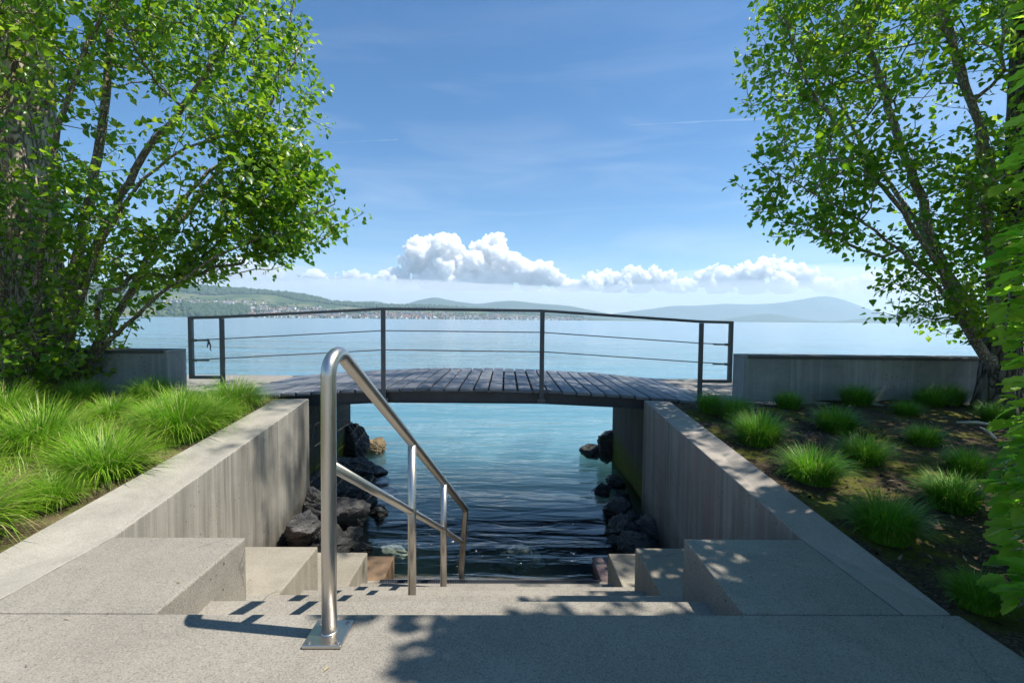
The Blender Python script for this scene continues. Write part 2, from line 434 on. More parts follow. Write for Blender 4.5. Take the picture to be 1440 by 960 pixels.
WATER_Z = -1.06
def mat_water(name, sc_, sd_, ac_, ad_, inner=False):
    t = NT(name)
    p = t.pos()
    y = t.n('ShaderNodeSeparateXYZ', {'Vector': p}).outputs[1]
    n1 = t.noise(t.pos((1.7, 5.2, 1)), 1.0, 3, .5, .8)
    n2 = t.noise(t.pos((.40, 1.5, 1)), 1.0, 4, .55, .5)
    n3 = t.noise(t.pos((.05, .16, 1)), 1.0, 4, .55, .2)
    far = t.n('ShaderNodeMapRange', {'Value': y, 'From Min': 8.0, 'From Max': 60.0, 'To Min': .0, 'To Max': 1.0}).outputs[0]
    near = t.math('SUBTRACT', 1.0, far)
    h = t.math('ADD', t.math('MULTIPLY', t.math('MULTIPLY', n1, .020), near), t.math('ADD', t.math('MULTIPLY', n2, .042), t.math('MULTIPLY', n3, .45)))
    # small waves lapping parallel to the steps
    wv = t.n('ShaderNodeTexWave', {'Vector': p, 'Scale': .95, 'Distortion': 2.2, 'Detail': 2.0, 'Detail Scale': .8}, wave_type='BANDS', bands_direction='Y').outputs['Fac']
    lap = t.n('ShaderNodeMapRange', {'Value': y, 'From Min': 3.9, 'From Max': 7.5, 'To Min': .0055, 'To Max': .0}).outputs[0]
    h = t.math('ADD', h, t.math('MULTIPLY', wv, lap))
    nrm = t.bump(h, 1.0, 1.0)
    fr = t.n('ShaderNodeFresnel', {'IOR': 1.43, 'Normal': nrm}).outputs[0]
    gl = t.n('ShaderNodeBsdfGlossy', {'Color': (1, 1, 1, 1), 'Roughness': t.math('ADD', .03, t.math('MULTIPLY', far, .13)), 'Normal': nrm})
    tp = t.n('ShaderNodeBsdfTransparent', {'Color': (.97, .99, 1, 1)})
    sv = t.n('ShaderNodeVolumeScatter', {'Color': (*sc_, 1), 'Density': sd_, 'Anisotropy': .3})
    av = t.n('ShaderNodeVolumeAbsorption', {'Color': (*ac_, 1), 'Density': ad_})
    t.t.links.new(t.n('ShaderNodeAddShader', {0: sv, 1: av}).outputs[0], t.out.inputs['Volume'])
    return t.done(tp if inner else t.n('ShaderNodeMixShader', {0: fr, 1: tp, 2: gl}))
for k_, q_ in (('water', ((.34, .60, .74), 1.8, (.44, .68, .72), 1.5)), ('water_clear', ((.3, .6, .7), .22, (.35, .6, .6), 1.0))):
    M[k_] = mat_water(k_, *q_); M[k_ + '_side'] = mat_water(k_ + '_side', *q_, inner=True)

# ------------------------------------------------------------------ ground, water, beds
def bed_z(y): return np.clip(.0885 * (np.asarray(y) - 1.8), 0, .27) - .03
def sheet(name, x0, x1, y0, y1, nx, ny, zf, mat, xg=1.0):
    u = np.linspace(0, 1, nx) ** xg; xs = x0 + (x1 - x0) * u
    ys = np.linspace(y0, y1, ny)
    X, Y = np.meshgrid(xs, ys)
    Z = zf(X, Y)
    V = np.stack([X, Y, Z], -1).reshape(-1, 3)
    i = np.arange(nx * ny).reshape(ny, nx)
    F = np.stack([i[:-1, :-1], i[:-1, 1:], i[1:, 1:], i[1:, :-1]], -1).reshape(-1, 4)
    if x1 < x0: F = F[:, ::-1]
    return np_mesh(name, V, F, mat, smooth=True)
def bumpz(X, Y, a, s): return a * (fbm(np.stack([X.ravel() * s, Y.ravel() * s, 0 * X.ravel() + 3], -1), 4).reshape(X.shape) - .5)

lb = sheet('planting_bed_ground', -2.41, -14, -9, 5.36, 120, 160, lambda X, Y: bed_z(Y) + bumpz(X, Y, .10, 2.3), M['soil_l'], 1.6); tag(lb, kind='structure')
rb = sheet('planting_bed_soil', 1.74, 14, -9, 5.44, 150, 190, lambda X, Y: bed_z(Y) + bumpz(X, Y, .10, 2.6), M['soil_r'], 1.6); tag(rb, kind='structure')
g = MB(); g.box((-160, -160, -.6), (160, -9.0, -.05)); g.box((-160, -9.0, -.6), (-14, 7.5, -.052)); g.box((14, -9.0, -.6), (160, 7.5, -.052))
tag(g.build('ground', M['soil_l']), kind='structure')
g = MB(); g.box((-13.9, 5.15, -2.6), (-2.66, 7.45, .236)); g.box((1.78, 5.15, -2.6), (13.9, 7.45, .232))
tag(g.build('shore_path', M['gravel'], bevel=.02), kind='structure')
g = MB(); g.box((-2.4, -9, -.35), (1.80, 1.784, 0))
tag(g.build('pavement', M['pavement'], bevel=.006), kind='structure')

g = MB(); XF = 21000
g.box((-XF, 5.102, -41), (XF, 16000, WATER_Z)); g.m = [1, 0, 1, 1, 1, 1]
g2 = MB(); g2.box((-XF, 2.4, -41), (XF, 5.1, WATER_Z)); g2.m = [1, 0, 1, 1, 1, 1]
tag(g2.build('lake_water', [M['water_clear'], M['water_clear_side']]), kind='structure')
tag(g.build('lake_water', [M['water'], M['water_side']]), kind='structure')
lbed = sheet('lake_bed', -40, 40, 2.0, 60, 160, 160, lambda X, Y: np.maximum(-1.25 - .11 * (Y - 2.0), -3.6) - .15 + bumpz(X, Y, .55, .8), M['bed']); tag(lbed, kind='structure')

# ------------------------------------------------------------------ haze
def build_haze():
    t = NT('lake_haze')
    v = t.n('ShaderNodeVolumePrincipled', {'Color': (.66, .84, 1.0, 1), 'Density': 6.5e-5, 'Anisotropy': .25})
    m = MB(); m.box((-22000, -400, -42), (22000, 16500, 860))
    o = m.build('haze', t.done(v, vol=True)); tag(o, kind='stuff'); o.display_type = 'WIRE'
build_haze()

# ------------------------------------------------------------------ retaining walls, seat blocks, stairs
def wall_mesh(pts, zb):
    """pts: top outline A,B,C,D,E (inner near, inner knee, inner far, outer far, outer near)"""
    m = MB(); n = len(pts)
    m.add(list(pts) + [(x, y, zb) for x, y, z in pts], [(0, 1, 4), (1, 2, 3, 4)] + [(i, i + n, (i + 1) % n + n, (i + 1) % n) for i in range(n)] + [tuple(range(2 * n - 1, n - 1, -1))])
    bm = bmesh.new(); 
    vs = [bm.verts.new(v) for v in m.v]
    for f in m.f: bm.faces.new([vs[i] for i in f])
    bmesh.ops.recalc_face_normals(bm, faces=bm.faces)
    me = bpy.data.meshes.new('retaining_wall'); bm.to_mesh(me); bm.free()
    return me
def retaining_wall(pts, zb, mat, label):
    me = wall_mesh(pts, zb); me.materials.append(mat)
    o = bpy.data.objects.new('retaining_wall', me); col.objects.link(o)
    b = o.modifiers.new('edge', 'BEVEL'); b.width = .008; b.segments = 2; b.limit_method = 'ANGLE'; b.angle_limit = R(35)
    tag(o, label, 'wall', 'concrete walls flanking the water steps')
retaining_wall([(-2.043, 1.788, 0), (-2.043, 2.428, 0), (-2.10, 5.0, .29), (-2.43, 4.95, .29), (-2.36, 1.788, 0)], -1.9, M['wall'], 'sunlit pale concrete retaining wall beside the bright grass bed')
retaining_wall([(1.583, 1.788, 0), (1.583, 2.428, 0), (1.50, 5.05, .29), (1.765, 5.0, .29), (1.775, 1.788, 0)], -1.9, M['wall_red'], 'shaded concrete retaining wall with reddish streaks beside the mossy bed')

def seat_block(x0, x1, y0, y1, z, mat, label):
    m = MB(); m.box((x0, y0, -1.8), (x1, y1, z))
    tag(m.build('seat_block', mat, bevel=.009), label, 'concrete block', 'stepped concrete seat blocks beside the stairs')
seat_block(-2.040, -1.355, 1.788, 2.425, 0.0, M['pavement'], 'highest sunlit concrete seat block, level with the pavement, left of handrail')
seat_block(-2.047, -1.210, 2.428, 2.995, -.33, M['block'], 'sunlit concrete seat block just behind the tall handrail post, second from top')
seat_block(-2.05, -1.061, 2.998, 3.574, -.66, M['block'], 'small sunlit concrete block right of the tall handrail post, third from top')
seat_block(-2.055, -.99, 3.577, 4.15, -.985, M['brown_block'], 'rusty brown stained block at the waterline, left of the steps')
seat_block(.948, 1.580, 1.788, 2.427, 0.0, M['pavement'], 'highest shaded concrete seat block, level with the pavement, below right wall')
seat_block(.853, 1.585, 2.43, 2.992, -.33, M['block'], 'concrete seat block with leaf shadows on top, second from top on the right')
seat_block(.807, 1.59, 2.995, 3.57, -.66, M['block'], 'narrow grey concrete block below the leaf shadowed block on the right')
seat_block(.796, 1.595, 3.573, 4.15, -.985, M['pink_block'], 'reddish wet block at the waterline, right of the steps')

st = empty('staircase', (-.2, 1.788, 0))
tag(st, 'wide concrete stairs leading down from the pavement into the lake', 'stairs')
RIS, TRD = .163, .32
for k in range(1, 12):
    m = MB(); y0 = 1.788 + TRD * (k - 1)
    m.box((-1.50, y0 + .001, -RIS * k - .45), (1.09, y0 + TRD + .03, -RIS * k))
    mt = M['pavement'] if k < 6 else M['block'] if k == 6 else M['brown_block']
    s = shift(m.build('step', mt, bevel=.008), st)
# drainage grating strip on the waterline step
m = MB()
y0 = 1.788 + TRD * 6 - .06
for i in range(96):
    x = -1.0 + i * .0185
    m.box((x, y0 + .012, -RIS * 6 + .004), (x + .007, y0 + .052, -RIS * 6 + .022))
m.box((-1.0, y0, -RIS * 6 + .004), (.776, y0 + .009, -RIS * 6 + .024)); m.box((-1.0, y0 + .055, -RIS * 6 + .004), (.776, y0 + .064, -RIS * 6 + .024))
shift(m.build('grating', M['dark_steel']), st)

# ------------------------------------------------------------------ stainless handrail
hr = empty('handrail', (-.633, 1.66, 0))
tag(hr, 'brushed stainless steel handrail bent over a tall post, descending into the water', 'handrail')
def arc_pts(a, c, b, r, n=10):
    """polyline a-c-b with the corner c rounded to radius r"""
    a, c, b = Vector(a), Vector(c), Vector(b)
    u = (a - c).normalized(); v = (b - c).normalized()
    ang = u.angle(v); tl = r / math.tan(ang / 2)
    p0 = c + u * tl; ctr = c + (u + v).normalized() * (r / math.sin(ang / 2))
    out = []
    e0 = (p0 - ctr); e1 = (c + v * tl - ctr)
    tot = e0.angle(e1); ax = e0.cross(e1).normalized()
    for i in range(n + 1):
        out.append(ctr + Matrix.Rotation(tot * i / n, 3, ax) @ e0)
    return out
A = Vector((-.604, 1.9, .926)); B = Vector((-.351, 4.15, -.555)); dirv = (B - A)
top = A + dirv * ((1.665 - 1.9) / 2.25); top.x = -.629
foot = Vector((-.633, 1.66, .006)); legb = Vector((-.43, 4.09, -1.75))
RT = .0265
m = MB()
pts = [foot, foot.lerp(top, .3), foot.lerp(top, .6)] + arc_pts(foot, top, A, .075, 16) + [A.lerp(B, .1), A.lerp(B, .5)] + arc_pts(A, B, legb, .05, 10) + [B.lerp(legb, .5), legb]
m.tube(pts, RT, 24)
shift(m.build('top_rail', M['steel'], smooth=True), hr)
def rail_at(y):
    t = (y - A.y) / dirv.y; return A + dirv * t
P2 = rail_at(2.61); P3 = rail_at(3.34)
for p in (P2, P3):
    m = MB(); m.tube([p + Vector((0, 0, -.012)), Vector((p.x, p.y, -RIS * (math.floor((p.y - 1.788) / TRD) + 1) - .02))], .0235, 20)
    shift(m.build('post', M['steel'], smooth=True), hr)
m = MB(); m.tube([(-.631, 1.66, .63), (-.526, 2.61, .062), (-.444, 3.34, -.372), (-.378, 4.12, -.845)], .0195, 18)
shift(m.build('mid_rail', M['steel'], smooth=True), hr)
bp = MB(); bp.box((-.702, 1.586, .002), (-.565, 1.728, .014))
bpo = shift(bp.build('base_plate', M['steel'], bevel=.003), hr)
for sx in (-.684, -.583):
    for sy in (1.604, 1.710):
        m = MB(); m.tube([(sx, sy, .0135), (sx, sy, .0175)], [.0085, .0065], 12)
        b = m.build('bolt', M['wire'], smooth=False); b.parent = bpo
m = MB(); m.tube([(-.633, 1.66, .0135), (-.633, 1.66, .02)], [.033, .0275], 24)
w = m.build('weld_collar', M['steel'], smooth=True); w.parent = bpo

# ------------------------------------------------------------------ footbridge
BY0, BY1, BC = 5.16, 7.36, -.48
def deck_z(x): return .387 - .0185 * (x - BC) ** 2
fb = empty('footbridge', (BC, 5.2, .2))
tag(fb, 'low arched timber footbridge with grey steel railing across the basin mouth', 'footbridge')
V = []; F = []; T = []
x = -3.28
while x < 2.36:
    w = .141 + random.uniform(-.004, .004); xc = x + w / 2; z = deck_z(xc); sl_ = -.037 * (xc - BC)
    ya = BY0 + random.uniform(-.012, .012); yb = BY1 + random.uniform(-.02, .02); dz = random.uniform(-.003, .003); o = len(V)
    for dx, dy, dd in ((-1, 0, -1), (1, 0, -1), (1, 1, -1), (-1, 1, -1), (-1, 0, 0), (1, 0, 0), (1, 1, 0), (-1, 1, 0)):
        V.append((xc + dx * w / 2, yb if dy else ya, z + dz + sl_ * dx * w / 2 + dd * .036))
    F += [tuple(o + i for i in f) for f in ((0, 3, 2, 1), (4, 5, 6, 7), (0, 1, 5, 4), (1, 2, 6, 5), (2, 3, 7, 6), (3, 0, 4, 7))]
    T += [random.random()] * 8
    x += .163
dk = np_mesh('deck', V, F, M['deck'], tint=T); shift(dk, fb)
bv = dk.modifiers.new('edge', 'BEVEL'); bv.width = .004; bv.segments = 2
def beam(y, name):
    m = MB()
    xs = [-3.3, -2.2, -1.345, .385, 1.25, 2.4]
    zb = [.135, .195, .24, .24, .205, .13]
    for i in range(5):
        for (zo, hh, th) in ((.004, .008, .07), (.0655, .115, .012), (.125, .008, .07)):
            m.bar((xs[i], y, zb[i] + zo - .02), (xs[i + 1], y, zb[i + 1] + zo - .02), th, hh)
    return shift(m.build(name, M['beam_steel']), fb)
for y in (5.21, 5.9, 6.6, 7.3): beam(y, 'beam')
rl = shift(MB().build('railing', M['dark_steel']), fb)
RY = 5.135
railp = [(-3.425, 1.137), (-3.09, 1.148), (-1.343, 1.254), (.392, 1.250), (2.143, 1.147), (2.47, 1.142)]
m = MB()
for (xa, za), (xb, zb_) in zip(railp[:-1], railp[1:]): m.bar((xa, RY, za), (xb, RY, zb_), .045, .030)
me_old = rl.data
tr = m.build('top_rail', M['dark_steel'], bevel=.004); shift(tr, fb); 
bpy.data.objects.remove(rl); tr.name = 'railing'; rl = tr
bots = {1: .20, 2: .238, 3: .238, 4: .19}
for i in (1, 2, 3, 4):
    m = MB(); xx, zz = railp[i]
    m.bar((xx, RY, bots[i]), (xx, RY, zz - .016), .05, .018)
    m.box((xx - .045, RY - .02, bots[i] - .0), (xx + .045, RY + .03, bots[i] + .035))
    p = m.build('post', M['dark_steel'], bevel=.002); p.parent = rl; p.matrix_parent_inverse = Matrix.Identity(4)
for xe, xi, zt in ((-3.425, -3.09, 1.137), (2.47, 2.143, 1.142)):
    m = MB(); s = 1 if xi > xe else -1
    m.bar((xe, RY, .475), (xe, RY, zt + .014), .042, .04); m.bar((xe + s * .021, RY, .492), (xi - s * .025, RY, .492), .04, .034)
    p = m.build('end_frame', M['dark_steel'], bevel=.003); p.parent = rl
for dz in (-.236, -.447):
    m = MB(); q = [(xx, RY, zz + dz * (1.0 if 0 < i < 5 else 1.03)) for i, (xx, zz) in enumerate(railp)]
    m.tube(q, .0055, 8)
    for e, s in ((q[0], 1), (q[-1], -1)):
        m.tube([(e[0] + s * .02, RY, e[2]), (e[0] + s * .06, RY, e[2])], .014, 10)
        m.tube([(e[0] + s * .06, RY, e[2]), (e[0] + s * .19, RY, e[2])], .0085, 8)
    p = m.build('cable', M['wire']); p.parent = rl
# frayed cord on the upper cable
m = MB(); cx = -3.235; cz = railp[0][1] - .24
m.tube([(cx - .01, RY, cz + .012), (cx + .006, RY - .012, cz), (cx, RY, cz - .02), (cx - .012, RY, cz - .055), (cx - .02, RY, cz - .085)], [.006, .009, .01, .007, .003], 8)
m.tube([(cx, RY, cz - .02), (cx + .02, RY, cz - .06), (cx + .014, RY, cz - .10), (cx + .03, RY, cz - .12)], [.009, .008, .006, .002], 8)
tag(m.build('cord_knot', M['dark_steel'], smooth=True), 'short frayed dark cord knotted on the upper cable of the bridge railing', 'cord')

def abut(x0, x1, y0, label):
    m = MB(); m.box((x0, y0, -2.6), (x1, 7.40, .10))
    tag(m.build('abutment_wall', M['moss_wall'], bevel=.02), label, 'wall', 'mossy walls carrying the footbridge')
abut(-2.645, -2.45, 5.08, 'dark mossy wall under the bridge behind the boulder pile')
abut(1.70, 1.775, 5.07, 'dark wall with yellow green moss under the right bridge end')

# ------------------------------------------------------------------ low parapet walls
def parapet(x0, x1, y0, th, ang, z0, z1, label, end):
    r = empty('parapet_wall', (x0, y0, z0)); tag(r, label, 'wall', 'low concrete walls along the shore')
    L = x1 - x0
    m = MB(); lo, hi = (0, L) if L > 0 else (L, 0)
    m.box((lo, 0, -.25), (hi, th, z1 - z0 - .034)); b = m.build('wall_body', M['parapet'], r, bevel=.008)
    m = MB(); e = .0
    m.box((lo - (.0 if L > 0 else .02) + (.045 if L > 0 else 0), -.018, z1 - z0 - .032), (hi - (.045 if L < 0 else 0), th + .018, z1 - z0)); m.build('coping', M['cap'], r, bevel=.005)
    m = MB(); xe = lo if L > 0 else hi
    m.box((xe - (.0 if L > 0 else .043), -.0005, z1 - z0 - .033), (xe + (.043 if L > 0 else .0), th, z1 - z0 + .001)); m.build('end_edge', M['parapet'], r, bevel=.004)
    r.rotation_euler = (0, 0, ang)
parapet(2.80, 13.5, 5.46, .30, R(-1.2), .22, .757, 'long low grey concrete wall behind the shaded grass tufts', 1)
parapet(-3.86, -13.5, 5.38, .32, R(0), .22, .765, 'low grey concrete wall end beside the leafy tree, left of the bridge', -1)

# ------------------------------------------------------------------ boulders
def boulder(loc, size, seed, mat, label, flat=1.0, rotz=0.0, tilt=0.0, group='boulders at the foot of the walls', name='boulder', cat='boulder'):
    bm = bmesh.new(); bmesh.ops.create_icosphere(bm, subdivisions=5, radius=1.0)
    V = np.array([v.co[:] for v in bm.verts])
    r2 = np.random.default_rng(seed)
    d = np.ones(len(V))
    for k in range(16):                      # broken planes
        n = r2.normal(size=3); n /= np.linalg.norm(n); c = .50 + .32 * r2.random()
        h = V @ n
        d = np.where(h > c, np.minimum(d, c / np.maximum(h, 1e-3)), d)
    q = V @ np.array([[.8, .3, .5], [-.4, .9, .1], [-.45, -.3, .84]])
    d = d * (1 + .38 * (fbm(V * 1.7 + seed, 4) - .5)) + .26 * (fbm(q * np.array([1.5, 1.5, 7]) + seed * 2, 5) - .5) + .12 * (fbm(V * 9 + seed, 3) - .5)
    V = V * d[:, None] * np.array([size[0], size[1], size[2]])
    for v, c in zip(bm.verts, V): v.co = c
    me = bpy.data.meshes.new(name); bm.to_mesh(me); bm.free(); me.materials.append(mat)
    o = bpy.data.objects.new(name, me); col.objects.link(o); o.location = loc; o.rotation_euler = (tilt, tilt * .6, rotz)
    return tag(o, label, cat, group)
W = WATER_Z
boulder((-2.42, 7.35, W + .18), (.30, .30, .52), 1, M['rock'], 'tall dark upright boulder against the left bridge wall')
boulder((-2.16, 7.75, W + .05), (.28, .22, .20), 2, M['tan_rock'], 'small tan boulder lit by the sun at the lake side of the bridge')
boulder((-2.2, 6.55, W - .02), (.62, .40, .34), 3, M['rock'], 'broad grey boulder sloping into the water under the bridge', rotz=.4, tilt=.15)
boulder((-2.08, 5.65, W + .0), (.46, .42, .42), 4, M['rock'], 'grey boulder with a pale upper face beside the left wall', rotz=1.4, tilt=.2)
boulder((-1.80, 5.0, W - .01), (.44, .36, .33), 5, M['rock'], 'large rugged boulder in the middle of the pile below the left wall', rotz=.3, tilt=-.2)
boulder((-1.70, 4.50, W - .04), (.38, .32, .28), 6, M['rock'], 'blocky boulder behind the rusty brown block', rotz=2.2, tilt=.2)
boulder((-1.98, 4.85, W + .22), (.20, .26, .22), 7, M['rock'], 'small dark boulder wedged against the left wall', rotz=.8)
boulder((-1.92, 4.35, W + .20), (.22, .20, .22), 8, M['rock'], 'small pale boulder between the left wall and the seat blocks', rotz=1.8)
boulder((-1.72, 6.0, W - .10), (.40, .25, .20), 18, M['rock'], 'half sunken flat boulder lapped by ripples on the left', rotz=.3)
boulder((1.40, 7.6, W + .03), (.20, .16, .15), 9, M['rock'], 'small low boulder farthest out below the mossy right wall')
boulder((1.66, 7.45, W + .16), (.20, .20, .32), 10, M['rock'], 'upright dark boulder at the outer corner of the mossy right wall', rotz=.5)
boulder((1.26, 6.0, W + .0), (.16, .14, .14), 11, M['rock'], 'lone round boulder standing in the water off the right wall')
boulder((1.32, 5.35, W - .02), (.24, .24, .25), 12, M['rock'], 'dark smooth boulder in the water beside the right wall', rotz=1.0)
boulder((1.26, 4.80, W + .0), (.23, .24, .27), 13, M['rock'], 'ridged boulder in the water nearer than the dark smooth one', rotz=.2, tilt=.4)
boulder((1.26, 4.42, W - .02), (.20, .18, .25), 14, M['rock'], 'fan shaped ridged boulder touching the reddish wet block', rotz=2.0, tilt=.3)
boulder((1.48, 4.70, W + .05), (.14, .3, .22), 15, M['rock'], 'narrow black boulder in the gap beside the right wall', rotz=.1)
for x_, y_, r_, sd_ in ((-1.52, 4.62, .13, 41), (-1.44, 5.28, .14, 42), (-1.62, 5.45, .16, 43), (-1.85, 6.15, .18, 44), (-2.0, 5.25, .17, 45), (-1.75, 4.72, .14, 46), (-2.3, 6.0, .16, 47), (-1.36, 4.42, .10, 48), (1.42, 4.52, .10, 49), (1.12, 4.60, .09, 50), (1.42, 5.1, .12, 51), (1.45, 5.7, .13, 52), (1.52, 6.3, .14, 53)):
    boulder((x_, y_, W - .01 + r_ * .15), (r_ * 1.3, r_, r_ * .8), sd_, M['rock'], 'small dark wet stone wedged between the boulders at the waterline', rotz=sd_ * 1.7, tilt=.2, group='small stones wedged between the boulders', name='shore_stone', cat='stone')
boulder((-1.22, 5.15, W - .36), (.22, .17, .12), 16, M['pale_rock'], 'pale stone under the water near the boulder pile', group='pale stones under the water', name='sunken_stone', cat='stone')
boulder((.22, 4.95, W - .40), (.32, .20, .16), 17, M['pale_rock'], 'pale stone under the water in the middle of the basin', group='pale stones under the water', name='sunken_stone', cat='stone')

# ------------------------------------------------------------------ foliage helpers
def norm(v): return v / np.maximum(np.linalg.norm(v, axis=-1, keepdims=True), 1e-9)
def leaf_template(kind):
    """vertices (along y, width x, cup z) and quads of one leaf, unit length"""
    if kind == 'poplar':
        h = [(0, 0), (.09, .36), (.30, .43), (.62, .24), (1.0, 0.0)]
    else:
        h = [(0, 0), (.12, .15), (.30, .26), (.48, .30), (.66, .26), (.84, .14), (1.0, 0)]
    V = []; 
    for y, w in h:
        dr = -.16 * y * y
        V += [(-w, y, .30 * w + dr), (0, y, dr), (w, y, .30 * w + dr)]
    F = []
    for i in range(len(h) - 1):
        F += [(3 * i, 3 * i + 1, 3 * i + 4, 3 * i + 3), (3 * i + 1, 3 * i + 2, 3 * i + 5, 3 * i + 4)]
    return np.array(V), np.array(F)
def leaf_template_toothed():
    """a broad leaf with a toothed outline and pleats along the side veins"""
    n = 9; V = []; F = []
    ys = np.linspace(0, 1, n)
    for i, y in enumerate(ys):
        w = .245 * (math.sin(PI * min(1, y * 1.02) ** .85)) ** .8 if 0 < y < 1 else 0
        dr = -.20 * y * y; pl = .018 * (1 if i % 2 else -1)
        tooth = .045 if (i % 2 and 0 < y < 1) else 0
        V += [(-w - tooth, y + tooth * .6, .22 * w + dr + pl), (-w * .5, y, .14 * w + dr + pl), (0, y - .02, dr), (w * .5, y, .14 * w + dr + pl), (w + tooth, y + tooth * .6, .22 * w + dr + pl)]
    for i in range(n - 1):
        for j in range(4): F.append((5 * i + j, 5 * i + j + 1, 5 * i + j + 6, 5 * i + j + 5))
    return np.array(V), np.array(F)
def leaves(name, P, D, N, S, tint, tmpl, mat, parent, tsep=.0):
    """P base points, D tip directions, N upper side, S lengths"""
    TV, TF = tmpl
    D = norm(D); X = norm(np.cross(D, N)); Zv = np.cross(X, D)
    V = P[:, None, :] + S[:, None, None] * (TV[None, :, 0:1] * X[:, None, :] + TV[None, :, 1:2] * D[:, None, :] + TV[None, :, 2:3] * Zv[:, None, :])
    n = len(P); k = len(TV)
    F = (TF[None] + (np.arange(n) * k)[:, None, None]).reshape(-1, 4)
    return np_mesh(name, V.reshape(-1, 3), F, mat, parent, True, np.repeat(tint, k))
def tubes(name, P0, P1, R0, R1, mat, parent, k=6):
    """many tapered twig segments of ONE tree as one mesh"""
    D = norm(P1 - P0); ref = np.where(np.abs(D[:, 2:3]) > .9, np.array([[1., 0, 0]]), np.array([[0, 0, 1.]]))
    A = norm(np.cross(D, ref)); B = np.cross(D, A)
    a = np.arange(k) * 2 * PI / k
    ring = np.cos(a)[None, :, None] * A[:, None] + np.sin(a)[None, :, None] * B[:, None]
    V = np.concatenate([P0[:, None] + ring * R0[:, None, None], P1[:, None] + ring * R1[:, None, None]], 1)
    j = np.arange(k); TF = np.stack([j, (j + 1) % k, (j + 1) % k + k, j + k], -1)
    F = (TF[None] + (np.arange(len(P0)) * 2 * k)[:, None, None]).reshape(-1, 4)
    return np_mesh(name, V.reshape(-1, 3), F, mat, parent, True)

class Skeleton:
    def __init__(self): self.p = []; self.par = []; self.r = []; self.fixed = []
    def add(self, p, par, r=0): self.p.append(np.array(p, float)); self.par.append(par); self.r.append(r); return len(self.p) - 1
    def limb(self, pts, r0, r1, par=-1, step=.16, thick=.72):
        """a hand placed limb through pts, thick r0 to r1"""
        pts = [np.array(q, float) for q in pts]; L = sum(np.linalg.norm(b - a) for a, b in zip(pts[:-1], pts[1:])); d = 0
        last = par
        if par < 0: last = self.add(pts[0], -1, r0)
        for i, (a, b) in enumerate(zip(pts[:-1], pts[1:])):
            pm = pts[max(i - 1, 0)]; pn = pts[min(i + 2, len(pts) - 1)]
            n = max(1, int(np.linalg.norm(b - a) / step))
            for j in range(1, n + 1):
                t = j / n
                q = .5 * (2 * a + (b - pm) * t + (2 * pm - 5 * a + 4 * b - pn) * t * t + (3 * a - pm - 3 * b + pn) * t ** 3)
                f = min(1, (d + np.linalg.norm(b - a) * t) / L)
                last = self.add(q + rng.normal(0, .010, 3), last, (r0 + (r1 - r0) * f ** .8) * thick)
            d += np.linalg.norm(b - a)
        return last
    def grow(self, C, up=.18, zpen=.9, tip=.0035, step=.22):
        """ties every leaf cluster centre to the nearest wood below it"""
        C = np.array(C); base = self.p[0]
        order = np.argsort(np.linalg.norm((C - base) * np.array([1, 1, .6]), axis=1))
        tips = []
        P = np.array(self.p)
        for c in C[order]:
            dv = c - P
            cost = np.linalg.norm(dv, axis=1) + zpen * np.maximum(0, -dv[:, 2] + .05)
            i = int(np.argmin(cost)); a = P[i]; d = np.linalg.norm(c - a); n = max(1, int(math.ceil(d / step)))
            last = i; new = []
            for j in range(1, n + 1):
                t = j / n
                q = a + (c - a) * t + np.array([0, 0, -up * d * t * (1 - t)]) + (rng.normal(0, .018, 3) if j < n else 0)
                last = self.add(q, last, 0); new.append(q)
            P = np.vstack([P] + [q[None] for q in new])
            tips.append((P[self.par[last]] if self.par[last] >= 0 else a, c))
        n = len(self.p); load = np.zeros(n)
        for i in range(n - 1, 0, -1):
            if load[i] == 0: load[i] = 1
            if self.par[i] >= 0: load[self.par[i]] += load[i]
        self.rad = np.maximum(np.array(self.r), tip * np.maximum(load, 1) ** .42)
        self.rad = np.where(np.array(self.r) > 0, np.maximum(np.array(self.r), .004), np.minimum(self.rad, .03))
        return tips
    def wood(self, name, mat, parent, skip=0):
        i = np.array([k for k in range(len(self.p)) if self.par[k] >= 0 and k >= skip]); P = np.array(self.p); q = np.array(self.par)
        return tubes(name, P[q[i]], P[i], np.minimum(self.rad[q[i]], self.rad[i] * 1.6), self.rad[i], mat, parent, 7)

def trunk_mesh(name, pts, radii, mat, parent, ridge=.12, k=40):
    pts = np.array(pts, float); n = 70; t = np.linspace(0, len(pts) - 1, n)
    C = np.stack([np.interp(t, np.arange(len(pts)), pts[:, a]) for a in range(3)], -1); Rr = np.interp(t, np.arange(len(pts)), radii)
    a = np.linspace(0, 2 * PI, k, endpoint=False)
    V = []
    for c, r in zip(C, Rr):
        ring = np.stack([np.cos(a), np.sin(a), 0 * a], -1)
        q = c + ring * r
        s = fbm(np.stack([np.cos(a) * 2.6 + 9, np.sin(a) * 2.6 + 5, np.full(k, c[2] * .45)], -1) * 1.6, 4) - .5
        V.append(c + ring * (r * (1 + ridge * 3.2 * s))[:, None])
    V = np.array(V).reshape(-1, 3); F = []
    for i in range(n - 1):
        for j in range(k): F.append((i * k + j, i * k + (j + 1) % k, (i + 1) * k + (j + 1) % k, (i + 1) * k + j))
    return np_mesh(name, V, F, mat, parent, True)

